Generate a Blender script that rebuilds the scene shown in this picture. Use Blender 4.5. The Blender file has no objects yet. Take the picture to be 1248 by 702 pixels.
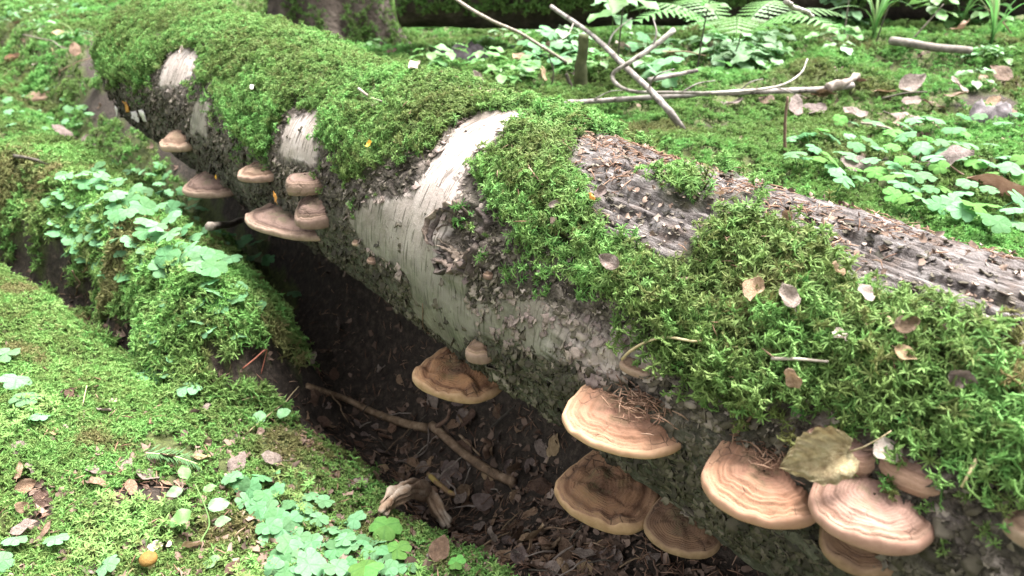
import bpy, math, random
import numpy as np
from mathutils import Vector, Matrix, Euler

rng = np.random.default_rng(11)
random.seed(11)
S = bpy.context.scene
COL = S.collection
R = math.radians

# ------------------------------------------------------------------ camera, sky, sun, exposure
CAM_Z = 0.86
FOC = 950.0                      # focal length in photograph pixels (1248 wide)
PITCH = R(26.66)
cam_d = bpy.data.cameras.new('camera')
cam = bpy.data.objects.new('camera', cam_d); COL.objects.link(cam)
cam.location = (0, 0, CAM_Z)
cam.rotation_euler = (R(90) - PITCH, 0, 0)
cam_d.sensor_width = 36
cam_d.lens = 36 * FOC / 1248
cam_d.clip_start = 0.02
cam_d.clip_end = 500
cam_d.dof.use_dof = True
cam_d.dof.focus_distance = 1.05
cam_d.dof.aperture_fstop = 7.0
S.camera = cam

SUN_EL, SUN_AZ = R(68), R(50)    # azimuth clockwise from +Y
w = bpy.data.worlds.new('World'); S.world = w; w.use_nodes = True
nt = w.node_tree
bg = nt.nodes['Background']
sky = nt.nodes.new('ShaderNodeTexSky'); sky.sky_type = 'NISHITA'; sky.sun_disc = False
sky.sun_elevation = SUN_EL; sky.sun_rotation = SUN_AZ
sky.air_density = 1.0; sky.dust_density = 3.0; sky.ozone_density = 1.0
hs = nt.nodes.new('ShaderNodeHueSaturation'); hs.inputs['Saturation'].default_value = 0.08
nt.links.new(sky.outputs[0], hs.inputs['Color'])
nt.links.new(hs.outputs[0], bg.inputs['Color'])
bg.inputs['Strength'].default_value = 0.095
sun_d = bpy.data.lights.new('sun', 'SUN'); sun_d.energy = 4.0; sun_d.angle = R(40); sun_d.color = (1, .975, .94)
sun = bpy.data.objects.new('sun', sun_d); COL.objects.link(sun)
sv = Vector((math.sin(SUN_AZ) * math.cos(SUN_EL), math.cos(SUN_AZ) * math.cos(SUN_EL), math.sin(SUN_EL)))
sun.rotation_euler = (-sv).to_track_quat('-Z', 'Y').to_euler()
S.view_settings.view_transform = 'Standard'; S.view_settings.look = 'None'
S.view_settings.gamma = 1; S.view_settings.use_curve_mapping = False
S.view_settings.exposure = 2.55
S.render.engine = 'CYCLES'
S.cycles.max_bounces = 6; S.cycles.diffuse_bounces = 3; S.cycles.transmission_bounces = 4; S.cycles.transparent_max_bounces = 4
S.cycles.use_denoising = True

# ------------------------------------------------------------------ noise
_p = np.random.RandomState(5).permutation(256); _p = np.concatenate([_p, _p, _p])
_g = np.random.RandomState(6).normal(size=(256, 3)); _g /= np.linalg.norm(_g, axis=1)[:, None]
def noise(x, y, z=0.0):
    x, y, z = np.broadcast_arrays(np.asarray(x, float), np.asarray(y, float), np.asarray(z, float))
    xi, yi, zi = np.floor(x).astype(int), np.floor(y).astype(int), np.floor(z).astype(int)
    fx, fy, fz = x - xi, y - yi, z - zi
    f = lambda t: t * t * t * (t * (t * 6 - 15) + 10)
    u, v, w_ = f(fx), f(fy), f(fz)
    out = 0
    for a in (0, 1):
        for b in (0, 1):
            for c in (0, 1):
                h = _p[_p[_p[(xi + a) & 255] + ((yi + b) & 255)] + ((zi + c) & 255)] & 255
                g = _g[h]
                d = g[..., 0] * (fx - a) + g[..., 1] * (fy - b) + g[..., 2] * (fz - c)
                out = out + (u if a else 1 - u) * (v if b else 1 - v) * (w_ if c else 1 - w_) * d
    return out * 1.5
def fbm(x, y, z=0.0, o=3):
    s, a = 0, 1.0
    for i in range(o):
        s = s + a * noise(x * 2 ** i + 7.3 * i, y * 2 ** i - 3.1 * i, np.asarray(z) * 2 ** i + 1.7 * i); a *= .5
    return s
def sstep(a, b, x):
    t = np.clip((np.asarray(x, float) - a) / (b - a), 0, 1); return t * t * (3 - 2 * t)
def inpoly(x, y, P):
    r = np.zeros(np.shape(x), bool); n = len(P); j = n - 1
    for i in range(n):
        xi, yi = P[i]; xj, yj = P[j]
        if yi != yj:
            c = ((yi > y) != (yj > y)) & (x < (xj - xi) * (y - yi) / (yj - yi) + xi); r ^= c
        j = i
    return r
def blur(a, k):
    for ax in (0, 1):
        p = [(0, 0), (0, 0)]; p[ax] = (k, k)
        q = np.pad(a, p, mode='edge'); c = np.cumsum(q, axis=ax)
        z = np.zeros_like(np.take(c, [0], ax)); c = np.concatenate([z, c], ax)
        n = a.shape[ax]
        a = (np.take(c, np.arange(2 * k + 1, 2 * k + 1 + n), ax) - np.take(c, np.arange(n), ax)) / (2 * k + 1)
    return a

# ------------------------------------------------------------------ sight lines: where a thing seen in the photograph stands in the place
CAM = np.array([0, 0, CAM_Z])
_F = np.array([0, math.cos(PITCH), -math.sin(PITCH)]); _U = np.array([0, math.sin(PITCH), math.cos(PITCH)]); _X = np.array([1., 0, 0])
def ray(px, py):
    d = _X * (px - 624) / FOC + _U * (351 - py) / FOC + _F
    return d / np.linalg.norm(d)
def plane(px, py, z):
    d = ray(px, py); t = (z - CAM_Z) / d[2]; return CAM + d * t

# ------------------------------------------------------------------ the log's shape: s along it, th from straight up towards the viewer's side
AX = np.array([-.62586, .77993, 0]); NH = np.array([-.77993, -.62586, 0]); UP = np.array([0, 0, 1.])
C0 = np.array([.6115, .4907, .329])
S0, S1 = -1.2, 2.80
def on_cyl(px, py, rad=.228):
    d = ray(px, py); o = CAM - C0
    oo = o - AX * (o @ AX); rr = d - AX * (d @ AX)
    A = rr @ rr; B = 2 * oo @ rr; Cc = oo @ oo - rad * rad; D = B * B - 4 * A * Cc
    miss = D < 0
    t = (-B - math.sqrt(max(D, 0))) / 2 / A
    q = o + d * t
    s = q @ AX; q = q - AX * s
    th = math.atan2(q @ NH, q @ UP)
    return s, th, miss
def lpoly(pts, back=.55):
    out = []
    for p in pts:
        s, th, miss = on_cyl(*p)
        if miss: th += -back if th < .9 else .35
        out.append((s, th))
    return out

MOSS_P = [lpoly(P) for P in (
    [(122, 84), (118, 50), (140, 10), (200, -20), (300, -20), (420, 20), (520, 60), (645, 95), (646, 128), (600, 132), (550, 140), (522, 166), (506, 180),
     (480, 190), (455, 196), (436, 212), (412, 204), (396, 180), (388, 150), (384, 118), (352, 118), (334, 145), (326, 172), (302, 176), (280, 152), (266, 122), (246, 96),
     (242, 56), (212, 56), (192, 84), (180, 98), (150, 96)],
    [(574, 212), (598, 176), (630, 146), (650, 120), (708, 135), (695, 175), (722, 228), (748, 262), (800, 275), (850, 262), (872, 232), (940, 214), (992, 246),
     (1050, 285), (1108, 318), (1170, 345), (1200, 380), (1205, 440), (1248, 470), (1330, 590), (1260, 600), (1190, 568), (1130, 535), (1060, 515), (1010, 492), (930, 480), (880, 472), (838, 446),
     (798, 416), (778, 374), (742, 348), (700, 328), (660, 306), (622, 286), (606, 252)],
    [(1190, 345), (1260, 360), (1340, 420), (1340, 560), (1240, 470), (1208, 440)],
    [(800, 205), (840, 196), (872, 214), (860, 240), (815, 238)],
)]
MOSS_BACK = lpoly([(650, 120), (708, 138), (800, 160), (860, 178)])
WHITE_P = [lpoly(P) for P in (
    [(515, 195), (548, 152), (590, 128), (650, 125), (618, 150), (582, 172), (558, 212), (556, 262), (548, 300), (566, 350), (560, 372), (592, 392), (556, 432), (520, 410), (492, 380), (492, 340), (462, 320), (452, 282), (468, 238), (500, 222)],
    [(556, 372), (640, 366), (704, 392), (760, 416), (770, 450), (730, 470), (690, 452), (640, 436), (590, 415)],
    [(330, 190), (352, 138), (384, 128), (384, 190), (362, 200)],
    [(192, 104), (214, 62), (242, 60), (232, 90), (204, 108)],
    [(226, 165), (232, 120), (246, 122), (246, 168)],
    [(736, 400), (782, 396), (800, 440), (770, 462)],
    [(412, 262), (440, 240), (470, 236), (474, 300), (452, 318), (430, 300)],
)]
STRIP_P = [lpoly(P) for P in (
    [(692, 158), (720, 140), (800, 150), (950, 190), (1050, 225), (1400, 320), (1400, 440), (1215, 392), (1110, 358), (1046, 326), (990, 290), (945, 256), (900, 252), (866, 280), (800, 296), (745, 282), (712, 240)],
)]
GS = np.arange(S0 - .05, S1 + .06, .006); GT = np.arange(-math.pi, math.pi + .001, R(1.4))
gs, gt = np.meshgrid(GS, GT, indexing='ij')
def lgrid(polys, jit, k, extra=None):
    js = gs + jit * fbm(gs * 14, gt * 3.2, 3.3, 3); jt = gt + jit / .22 * fbm(gs * 14, gt * 3.2, 9.1, 3)
    m = np.zeros(gs.shape)
    for P in polys: m = np.maximum(m, inpoly(js, jt, P))
    if extra is not None: m = np.maximum(m, extra(js, jt))
    return blur(m, k)
G_STRIP = lgrid(STRIP_P, .018, 2)
def back_moss(s, t):                       # the far flank, out of the photograph's sight
    return ((t < -.60) & (t > -1.7) & (s > .62)) | ((t < -.95) & (t > -1.7) & (fbm(s * 4, t, 2.) > -.1)) | ((s < -.12) & (t > -.1) & (t < .95 + .3 * fbm(s * 6, t, 4.)))
G_MOSS = np.maximum(lgrid(MOSS_P[:3], .022, 2, back_moss) * (1 - sstep(.2, .7, G_STRIP)), lgrid(MOSS_P[3:], .02, 1) * .55 + .5 * G_STRIP * sstep(.42, .6, fbm(gs * 9, gt * 2.2, 61., 3)))
G_WHITE = lgrid(WHITE_P, .012, 2)
for px_, py_, rr_ in ((1068, 588, .060), (940, 556, .048), (772, 486, .060), (985, 540, .034)):
    s_, t_, _ = on_cyl(px_, py_); G_MOSS = G_MOSS * sstep(rr_ * .55, rr_, np.hypot(gs - s_, (gt - t_) * .22))
def gsample(G, s, t):
    a = (np.asarray(s) - GS[0]) / .006; b = (np.asarray(t) - GT[0]) / R(1.4)
    a = np.clip(a, 0, len(GS) - 1.001); b = np.clip(b, 0, len(GT) - 1.001)
    i, j = a.astype(int), b.astype(int); fa, fb = a - i, b - j
    return (G[i, j] * (1 - fa) + G[i + 1, j] * fa) * (1 - fb) + (G[i, j + 1] * (1 - fa) + G[i + 1, j + 1] * fa) * fb
def logrough(s, t):                        # where the bark is old, cracked and scaly
    return np.clip(1 - 1.2 * gsample(G_WHITE, s, t), 0, 1)
KN_S, KN_T, _ = on_cyl(558, 288, .222)
_kd = np.hypot(gs - KN_S, (gt - KN_T) * .21) + .012 * fbm(gs * 40, gt * 9, 2., 2)
G_WHITE = G_WHITE * sstep(.034, .050, _kd)
def lograd(s, t, moss=True):
    s = np.asarray(s, float); t = np.asarray(t, float)
    cx, cy = np.cos(t) * .21, np.sin(t) * .21
    r = .211 + .010 * noise(s * 2.2, cx * 5, cy * 5) + .006 * noise(s * 6, cx * 12, cy * 12)
    r = r + .012 * sstep(1.5, 2.4, s)
    wh = gsample(G_WHITE, s, t); st = gsample(G_STRIP, s, t)
    rough = np.clip(1 - 1.3 * wh, 0, 1) * (1 - st)
    # scaly plates: cells with sharp steps
    n1 = fbm(s * 26, cx * 38, cy * 38, 3)
    pl = np.abs(noise(s * 42 + n1, cx * 60, cy * 60 + n1))
    r = r + rough * (.0050 * n1 - .0055 * np.exp(-(pl / .12) ** 2) + .0025)
    # decayed strip: splintered ridges running along the log
    f = fbm(s * 8 + .4 * n1, cx * 54, cy * 54, 3)
    r = r + st * (.0075 * f - .006 * np.exp(-(np.abs(noise(s * 6 + .5 * n1, cx * 42, cy * 42)) / .10) ** 2) + .002)
    # peeling edge of the white skin
    r = r + .0028 * sstep(.35, .62, wh)
    # knot: a swollen lip round a hollow
    d = np.hypot((s - KN_S) * 1.0, (t - KN_T) * .21)
    r = r + .011 * np.exp(-((d - .050) / .020) ** 2) * (1 + .8 * noise(s * 40, t * 8)) - .014 * np.exp(-(d / .034) ** 2)
    r = r + .0026 * wh * sstep(.75, 1.0, t) * (1 - sstep(.60, .70, s)) * np.floor(2.2 * (fbm(s * 26, cx * 60, cy * 60, 3) + .4))
    if moss:
        m = gsample(G_MOSS, s, t)
        r = r + m * (.006 + .017 * fbm(s * 8, cx * 10, cy * 10, 3))
    return r
def logpt(s, t, off=0.0, moss=True):
    s = np.asarray(s, float); t = np.asarray(t, float)
    r = lograd(s, t, moss) + off
    return C0 + s[..., None] * AX + (r * np.cos(t))[..., None] * UP + (r * np.sin(t))[..., None] * NH
def lognrm(t):
    t = np.asarray(t, float); return np.cos(t)[..., None] * UP + np.sin(t)[..., None] * NH
def on_log(px, py, off=0.0):
    rad = .222
    for _ in range(3):
        s, t, miss = on_cyl(px, py, rad); rad = float(lograd(s, t)) + off
    return s, t, logpt(s, t, off)

# ------------------------------------------------------------------ the ground's shape
def capsule(x, y, a, b):
    ax, ay = a; bx, by = b; dx, dy = bx - ax, by - ay
    t = np.clip(((x - ax) * dx + (y - ay) * dy) / (dx * dx + dy * dy), 0, 1)
    return np.hypot(x - ax - t * dx, y - ay - t * dy), t
xy = lambda px, py, z: tuple(plane(px, py, z)[:2])
M_A, M_B, M_C = xy(264, 385, .08), xy(200, 262, .10), xy(78, 205, .12)
T_A, T_B, T_C = xy(-80, 262, 0), xy(70, 345, 0), xy(215, 470, 0)
BK_A, BK_B = xy(-120, 360, .10), xy(95, 455, .05)
def gz(x, y):
    x = np.asarray(x, float); y = np.asarray(y, float)
    rr = np.hypot(x, y)
    d = (x - C0[0]) * NH[0] + (y - C0[1]) * NH[1]              # + this side of the log, - beyond it
    sl = (x - C0[0]) * AX[0] + (y - C0[1]) * AX[1]
    z = .035 * noise(x * .9, y * .9, 1.) + .022 * fbm(x * 2.6, y * 2.6, 4., 3)
    # hollow along the log
    z = z - (.012 + .043 * sstep(.5, .9, sl)) * np.exp(-((d - .22) / .26) ** 2) * sstep(-.2, .2, sl) - .16 * np.exp(-((d - .14) / .15) ** 2) * sstep(.62, 1.0, sl)
    # far side of the log: rising mossy ground
    z = z + (.20 * sstep(-.03, .13, -d) + .07 * sstep(.1, .8, -d)) * (1 - .75 * sstep(2.45, 3.1, sl)) - .07 * sstep(1.6, 3.2, -d)
    z = z + .10 * np.exp(-(((x - 2.1) / .8) ** 2 + ((y - 3.3) / .7) ** 2))
    z = z + .045 * sstep(.3, .9, -d) * fbm(x * 2.4, y * 2.4, 21., 3)
    # mossy hump beside the log
    d1, _ = capsule(x, y, M_A, M_B); d2, _ = capsule(x, y, M_B, M_C)
    wob = .05 * noise(x * 6, y * 6, 7.)
    z = z + .19 * (1 - sstep(.09, .235, np.minimum(d1, d2 - .03) + wob))
    # bank in front, cut off sharply by a furrow
    d3, _ = capsule(x, y, BK_A, BK_B)
    z = z + .055 * (1 - sstep(.05, .48, d3 + .5 * wob))
    d4, _ = capsule(x, y, T_A, T_B); d5, _ = capsule(x, y, T_B, T_C)
    z = z - .10 * (1 - sstep(.02, .10, np.minimum(d4, d5) + .6 * wob))
    z = z + np.where(rr > 8, .03 * (rr - 8), 0)
    return z
def on_ground(px, py, dz=0.0):
    d = ray(px, py); t = .4; f0 = None
    while t < 40:
        q = CAM + d * t; h = q[2] - float(gz(q[0], q[1])) - dz
        if h < 0:
            lo, hi = t - .02 * max(1, t * .5), t
            for _ in range(12):
                m = (lo + hi) / 2; q = CAM + d * m
                if q[2] - float(gz(q[0], q[1])) - dz < 0: hi = m
                else: lo = m
            return CAM + d * hi
        t += .02 * max(1, t * .5)
    return CAM + d * 12
def gnrm(x, y, e=.015):
    n = np.stack([gz(x - e, y) - gz(x + e, y), gz(x, y - e) - gz(x, y + e), np.full(np.shape(x), 2 * e)], -1)
    return n / np.linalg.norm(n, axis=-1, keepdims=True)
gpoly = lambda pts: [tuple(on_ground(*p)[:2]) for p in pts]
LITTER_P = [gpoly(P) for P in (
    [(-40, 262), (30, 285), (100, 330), (150, 400), (200, 440), (275, 450), (345, 425), (352, 330), (300, 280), (220, 215), (160, 150), (110, 150), (100, 130), (300, 110), (420, 200), (560, 260), (700, 400),
     (1000, 720), (640, 760), (590, 690), (500, 640), (430, 565), (380, 530), (330, 500), (300, 465), (270, 470), (190, 468), (130, 425), (60, 355), (-40, 300)],
    [(160, 580), (215, 565), (230, 620), (205, 650), (165, 625)],
    [(15, 590), (70, 580), (65, 612), (20, 615)],
    [(98, 70), (116, 44), (128, 60), (128, 140), (112, 150)], [(1185, 120), (1235, 120), (1240, 150), (1190, 155)], [(585, 31), (900, 29), (1300, 16), (1300, -2), (585, -2)],
)]
def litter(x, y):
    jx = x + .055 * fbm(x * 8, y * 8, 2., 4); jy = y + .055 * fbm(x * 8, y * 8, 8., 4)
    m = np.zeros(np.shape(x), bool)
    for P in LITTER_P: m |= inpoly(jx, jy, P)
    m |= (fbm(x * 4.0, y * 4.0, 5., 3) > .60) & (np.minimum(capsule(x, y, M_A, M_B)[0], capsule(x, y, M_B, M_C)[0]) > .3)
    return m

# ------------------------------------------------------------------ materials
def new_mat(name, rough=.8):
    m = bpy.data.materials.new(name); m.use_nodes = True
    b = m.node_tree.nodes['Principled BSDF']; b.inputs['Roughness'].default_value = rough
    b.inputs['Specular IOR Level'].default_value = .3
    return m, m.node_tree, b
class N:
    def __init__(s, t): s.t = t
    def n(s, typ, **k):
        q = s.t.nodes.new(typ)
        for a, b in k.items(): setattr(q, a, b)
        return q
    def l(s, a, b): s.t.links.new(a, b)
    def tex(s, scale, vec=None, detail=5, rough=.6, dist=0):
        q = s.n('ShaderNodeTexNoise'); q.inputs['Scale'].default_value = scale; q.inputs['Detail'].default_value = detail
        q.inputs['Roughness'].default_value = rough; q.inputs['Distortion'].default_value = dist
        if vec: s.l(vec, q.inputs['Vector'])
        return q.outputs['Fac']
    def ramp(s, fac, stops):
        q = s.n('ShaderNodeValToRGB'); e = q.color_ramp.elements
        while len(e) < len(stops): e.new(.5)
        for i, (p, c) in enumerate(stops):
            e[i].position = p; e[i].color = (*c, 1) if len(c) == 3 else c
        s.l(fac, q.inputs['Fac']); return q.outputs['Color']
    def mix(s, fac, a, b, mode='MIX'):
        q = s.n('ShaderNodeMix', data_type='RGBA', blend_type=mode)
        for sock, v in ((q.inputs[0], fac), (q.inputs[6], a), (q.inputs[7], b)):
            if isinstance(v, bpy.types.NodeSocket): s.l(v, sock)
            elif isinstance(v, (int, float)): sock.default_value = v
            else: sock.default_value = (*v, 1)
        return q.outputs[2]
    def math(s, op, a, b=None):
        q = s.n('ShaderNodeMath', operation=op)
        for i, v in enumerate((a, b)):
            if v is None: continue
            if isinstance(v, bpy.types.NodeSocket): s.l(v, q.inputs[i])
            else: q.inputs[i].default_value = v
        return q.outputs[0]
    def attr(s, name, typ='GEOMETRY'):
        q = s.n('ShaderNodeAttribute', attribute_name=name, attribute_type=typ); return q
    def bump(s, h, strength, dist, bsdf, prev=None):
        q = s.n('ShaderNodeBump'); q.inputs['Strength'].default_value = strength; q.inputs['Distance'].default_value = dist
        s.l(h, q.inputs['Height'])
        if prev: s.l(prev, q.inputs['Normal'])
        s.l(q.outputs[0], bsdf.inputs['Normal']); return q.outputs[0]
    def obj(s): return s.n('ShaderNodeTexCoord').outputs['Object']
    def scaled(s, vec, sc):
        q = s.n('ShaderNodeMapping'); q.inputs['Scale'].default_value = sc; s.l(vec, q.inputs['Vector']); return q.outputs[0]
def translucent(m, fac, col):
    t = m.node_tree; k = N(t); b = t.nodes['Principled BSDF']; o = t.nodes['Material Output']
    tr = k.n('ShaderNodeBsdfTranslucent'); mx = k.n('ShaderNodeMixShader'); mx.inputs[0].default_value = fac
    if isinstance(col, bpy.types.NodeSocket): k.l(col, tr.inputs[0])
    else: tr.inputs[0].default_value = (*col, 1)
    k.l(b.outputs[0], mx.inputs[1]); k.l(tr.outputs[0], mx.inputs[2]); k.l(mx.outputs[0], o.inputs[0])

def moss_mat(name, base, mid, tip, dry):
    m, t, b = new_mat(name, .75); k = N(t)
    h = k.attr('tipness').outputs['Fac']; tint = k.attr('tint', 'INSTANCER').outputs['Fac']; dr = k.attr('dry', 'INSTANCER').outputs['Fac']
    c = k.ramp(h, [(0, base), (.45, mid), (1, tip)])
    q = k.n('ShaderNodeHueSaturation'); k.l(c, q.inputs['Color'])
    k.l(k.math('ADD', k.math('MULTIPLY', tint, .05), .475), q.inputs['Hue'])
    k.l(k.math('ADD', k.math('MULTIPLY', tint, .65), .62), q.inputs['Value'])
    c = k.mix(dr, q.outputs[0], dry)
    k.l(c, b.inputs['Base Color']); translucent(m, .28, c)
    return m
MOSS_LOG = moss_mat('feather_moss', (.022, .034, .011), (.060, .126, .026), (.190, .330, .090), (.16, .13, .05))
MOSS_GND = moss_mat('carpet_moss', (.042, .062, .016), (.085, .168, .034), (.195, .330, .090), (.17, .14, .06))
MOSS_BACK_M = moss_mat('far_moss', (.035, .058, .013), (.072, .155, .032), (.175, .320, .085), (.14, .12, .05))

def bark_mat():
    m, t, b = new_mat('birch_bark', .85); k = N(t)
    uv = k.n('ShaderNodeUVMap', uv_map='UVMap').outputs[0]
    ob = k.obj()
    wh, st, al, ms = (k.attr(a).outputs['Fac'] for a in ('white', 'strip', 'algae', 'mossy'))
    # white skin: pinkish cream with lenticels that run round the log
    lt = k.tex(1, k.scaled(uv, (230, 20, 1)), 2, .5)
    len_ = k.ramp(lt, [(.565, (0, 0, 0)), (.62, (1, 1, 1))])
    fine = k.tex(1, k.scaled(uv, (260, 10, 1)), 4, .6)
    cw = k.ramp(k.tex(9, ob, 5), [(.30, (.27, .215, .19)), (.50, (.42, .355, .325)), (.72, (.57, .515, .485))])
    cw = k.mix(k.math('MULTIPLY', fine, .55), cw, (.20, .165, .14))
    cw = k.mix(k.ramp(k.tex(24, ob, 5, .7), [(.50, (0, 0, 0)), (.70, (.55, .55, .55))]), cw, (.15, .12, .085))
    cw = k.mix(k.math('MULTIPLY', len_, .75), cw, (.07, .055, .045))
    # old scaly bark: dark with pinkish grey flakes
    n1 = k.tex(55, ob, 6, .7, .6)
    cr = k.ramp(n1, [(.34, (.018, .014, .011)), (.48, (.075, .060, .048)), (.59, (.18, .148, .125)), (.70, (.36, .305, .27))])
    # decayed strip
    n2 = k.tex(1, k.scaled(uv, (20, 115, 1)), 6, .75)
    n3 = k.tex(30, ob, 5, .65)
    cs = k.ramp(n2, [(.36, (.026, .021, .019)), (.48, (.115, .096, .090)), (.60, (.26, .232, .222)), (.74, (.48, .45, .435))])
    cs = k.mix(k.ramp(n3, [(.52, (0, 0, 0)), (.66, (.8, .8, .8))]), cs, (.12, .085, .068))
    c = k.mix(wh, cr, cw)
    ag = k.ramp(k.tex(34, ob, 5, .7), [(.30, (.028, .030, .017)), (.52, (.070, .076, .045)), (.72, (.17, .175, .125))])
    c = k.mix(al, c, ag)
    c = k.mix(st, c, cs)
    mo = k.ramp(k.tex(80, ob, 4, .7), [(.35, (.022, .026, .009)), (.65, (.060, .075, .022))])
    c = k.mix(ms, c, mo)
    k.l(c, b.inputs['Base Color'])
    h = k.math('ADD', k.math('MULTIPLY', k.tex(120, ob, 6, .75), k.math('SUBTRACT', 1.25, wh)), k.math('MULTIPLY', k.math('MULTIPLY', n2, st), 1.5))
    p = k.bump(h, .9, .009, b)
    k.bump(k.math('SUBTRACT', fine, k.math('MULTIPLY', len_, .8)), .25, .0015, b, p)
    return m
BARK = bark_mat()

def simple(name, stops, scale=40, rough=.8, bump=.4, bd=.002, stretch=None, spec=.3, trans=None, gen=False):
    m, t, b = new_mat(name, rough); k = N(t)
    b.inputs['Specular IOR Level'].default_value = spec
    v = k.n('ShaderNodeTexCoord').outputs['Object']
    if stretch: v = k.scaled(v, stretch)
    f = k.tex(scale, v, 5, .65)
    c = k.ramp(f, stops)
    rn = k.n('ShaderNodeObjectInfo').outputs['Random']
    q = k.n('ShaderNodeHueSaturation'); k.l(c, q.inputs['Color'])
    k.l(k.math('ADD', k.math('MULTIPLY', rn, .5), .75), q.inputs['Value'])
    k.l(k.math('ADD', k.math('MULTIPLY', rn, .03), .485), q.inputs['Hue'])
    c = q.outputs[0]
    k.l(c, b.inputs['Base Color'])
    if bump: k.bump(k.tex(scale * 2.5, v, 5, .7), bump, bd, b)
    if trans: translucent(m, trans, c)
    return m
def ground_mat():
    m, t, b = new_mat('forest_soil', .95); k = N(t); ob = k.obj()
    a = k.tex(60, ob, 6, .75); c1 = k.ramp(a, [(.30, (.013, .010, .008)), (.52, (.040, .030, .023)), (.68, (.092, .068, .053)), (.80, (.17, .132, .106))])
    c2 = k.ramp(k.tex(90, ob, 5, .7), [(.32, (.030, .034, .013)), (.55, (.070, .085, .026)), (.74, (.12, .145, .045))])
    li = k.attr('litter').outputs['Fac']
    c = k.mix(li, c2, c1); k.l(c, b.inputs['Base Color'])
    k.bump(a, .9, .012, b)
    return m
SOIL = ground_mat()
TWIG_PALE = simple('pale_dead_twig', [(.3, (.10, .08, .065)), (.55, (.23, .19, .16)), (.75, (.36, .32, .28))], 60, stretch=None)
TWIG_TAN = simple('tan_stick_bark', [(.32, (.06, .038, .025)), (.5, (.15, .095, .062)), (.70, (.27, .19, .135))], 50)
TWIG_DARK = simple('dark_twig_bark', [(.3, (.025, .022, .017)), (.55, (.07, .058, .045)), (.75, (.14, .12, .10))], 70)
BIRCH_TWIG = simple('birch_branch_bark', [(.34, (.05, .04, .034)), (.47, (.20, .175, .155)), (.72, (.36, .335, .31))], 30)
TENDRIL = simple('yellow_root', [(.3, (.30, .24, .12)), (.7, (.48, .42, .24))], 60, bump=.2)
RED_ROOT = simple('red_root', [(.3, (.12, .032, .025)), (.7, (.22, .075, .05))], 60, bump=.2)
STALK = simple('green_stalk', [(.3, (.06, .11, .03)), (.7, (.13, .20, .06))], 30, bump=0, trans=.15)
RED_STALK = simple('brown_stalk', [(.3, (.12, .075, .05)), (.7, (.24, .16, .11))], 50, bump=.1)
DRIFT = simple('weathered_wood', [(.30, (.10, .045, .025)), (.48, (.22, .145, .105)), (.70, (.42, .36, .31))], 18, stretch=(1, 1, 1), bump=.8, bd=.004)
ROCK = simple('dark_wood_stump', [(.3, (.05, .042, .042)), (.55, (.13, .11, .115)), (.75, (.26, .23, .24))], 25, bump=.8, bd=.006)
DEAD = [simple('dead_leaf_brown', [(.3, (.070, .040, .026)), (.55, (.145, .088, .058)), (.78, (.25, .165, .12))], 5, .6, .6, .03, spec=.4, trans=.12),
        simple('dead_leaf_grey', [(.3, (.12, .085, .070)), (.55, (.23, .175, .150)), (.78, (.36, .30, .265))], 5, .6, .6, .03, spec=.45, trans=.12),
        simple('dead_leaf_tan', [(.3, (.20, .12, .070)), (.55, (.34, .225, .14)), (.78, (.47, .36, .26))], 5, .6, .6, .03, spec=.4, trans=.15)]
PALE_LEAF = simple('bleached_leaf', [(.3, (.36, .28, .23)), (.6, (.55, .46, .40)), (.8, (.66, .59, .53))], 5, .6, .5, .03, trans=.15)
OLIVE_LEAF = simple('olive_withered_leaf', [(.28, (.16, .105, .05)), (.50, (.30, .235, .125)), (.75, (.43, .37, .23))], 4, .5, .6, .03, spec=.5, trans=.15)
YELLOW_LEAF = simple('yellow_leaf', [(.3, (.40, .20, .02)), (.7, (.62, .36, .06))], 4, .6, .3, trans=.2)
ORANGE_LEAF = simple('orange_leaf', [(.3, (.38, .14, .03)), (.7, (.60, .27, .08))], 4, .6, .3, trans=.2)
WHITE_CHIP = simple('white_bark_chip', [(.3, (.50, .45, .42)), (.7, (.74, .71, .68))], 50, .6, .3)
LEAF_G = simple('fresh_leaf', [(.3, (.085, .20, .055)), (.7, (.14, .29, .085))], 4, .5, .2, spec=.35, trans=.35)
PALE_G = simple('pale_green_leaf', [(.3, (.12, .235, .105)), (.7, (.20, .34, .17))], 4, .5, .2, spec=.35, trans=.3)
SPRUCE = simple('spruce_needle', [(.3, (.05, .12, .045)), (.7, (.10, .20, .07))], 30, .5, 0, trans=.1)
def sorrel_mat(name, a, b_):
    m = simple(name, [(.30, a), (.72, b_)], 3, .8, .25, .02, spec=.12, trans=.40); k = N(m.node_tree); b = m.node_tree.nodes['Principled BSDF']
    src = b.inputs['Base Color'].links[0].from_socket                      # darker crease along the fold of each leaflet, browned edge spots
    c = k.mix(k.ramp(k.attr('rib').outputs['Fac'], [(.0, (.55, .55, .55)), (.16, (0, 0, 0))]), src, (.05, .13, .04))
    c = k.mix(k.ramp(k.tex(2.2, k.obj(), 4, .7), [(.66, (0, 0, 0)), (.76, (.7, .7, .7))]), c, (.20, .22, .06))
    k.l(c, b.inputs['Base Color']); return m
SORREL = sorrel_mat('sorrel_leaf', (.085, .215, .085), (.145, .300, .140))
SORREL_L = sorrel_mat('sorrel_leaf_pale', (.115, .255, .115), (.19, .36, .185))  # leaves of a paler green
SORREL_D = sorrel_mat('sorrel_leaf_fresh', (.09, .23, .05), (.15, .32, .085))

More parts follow.
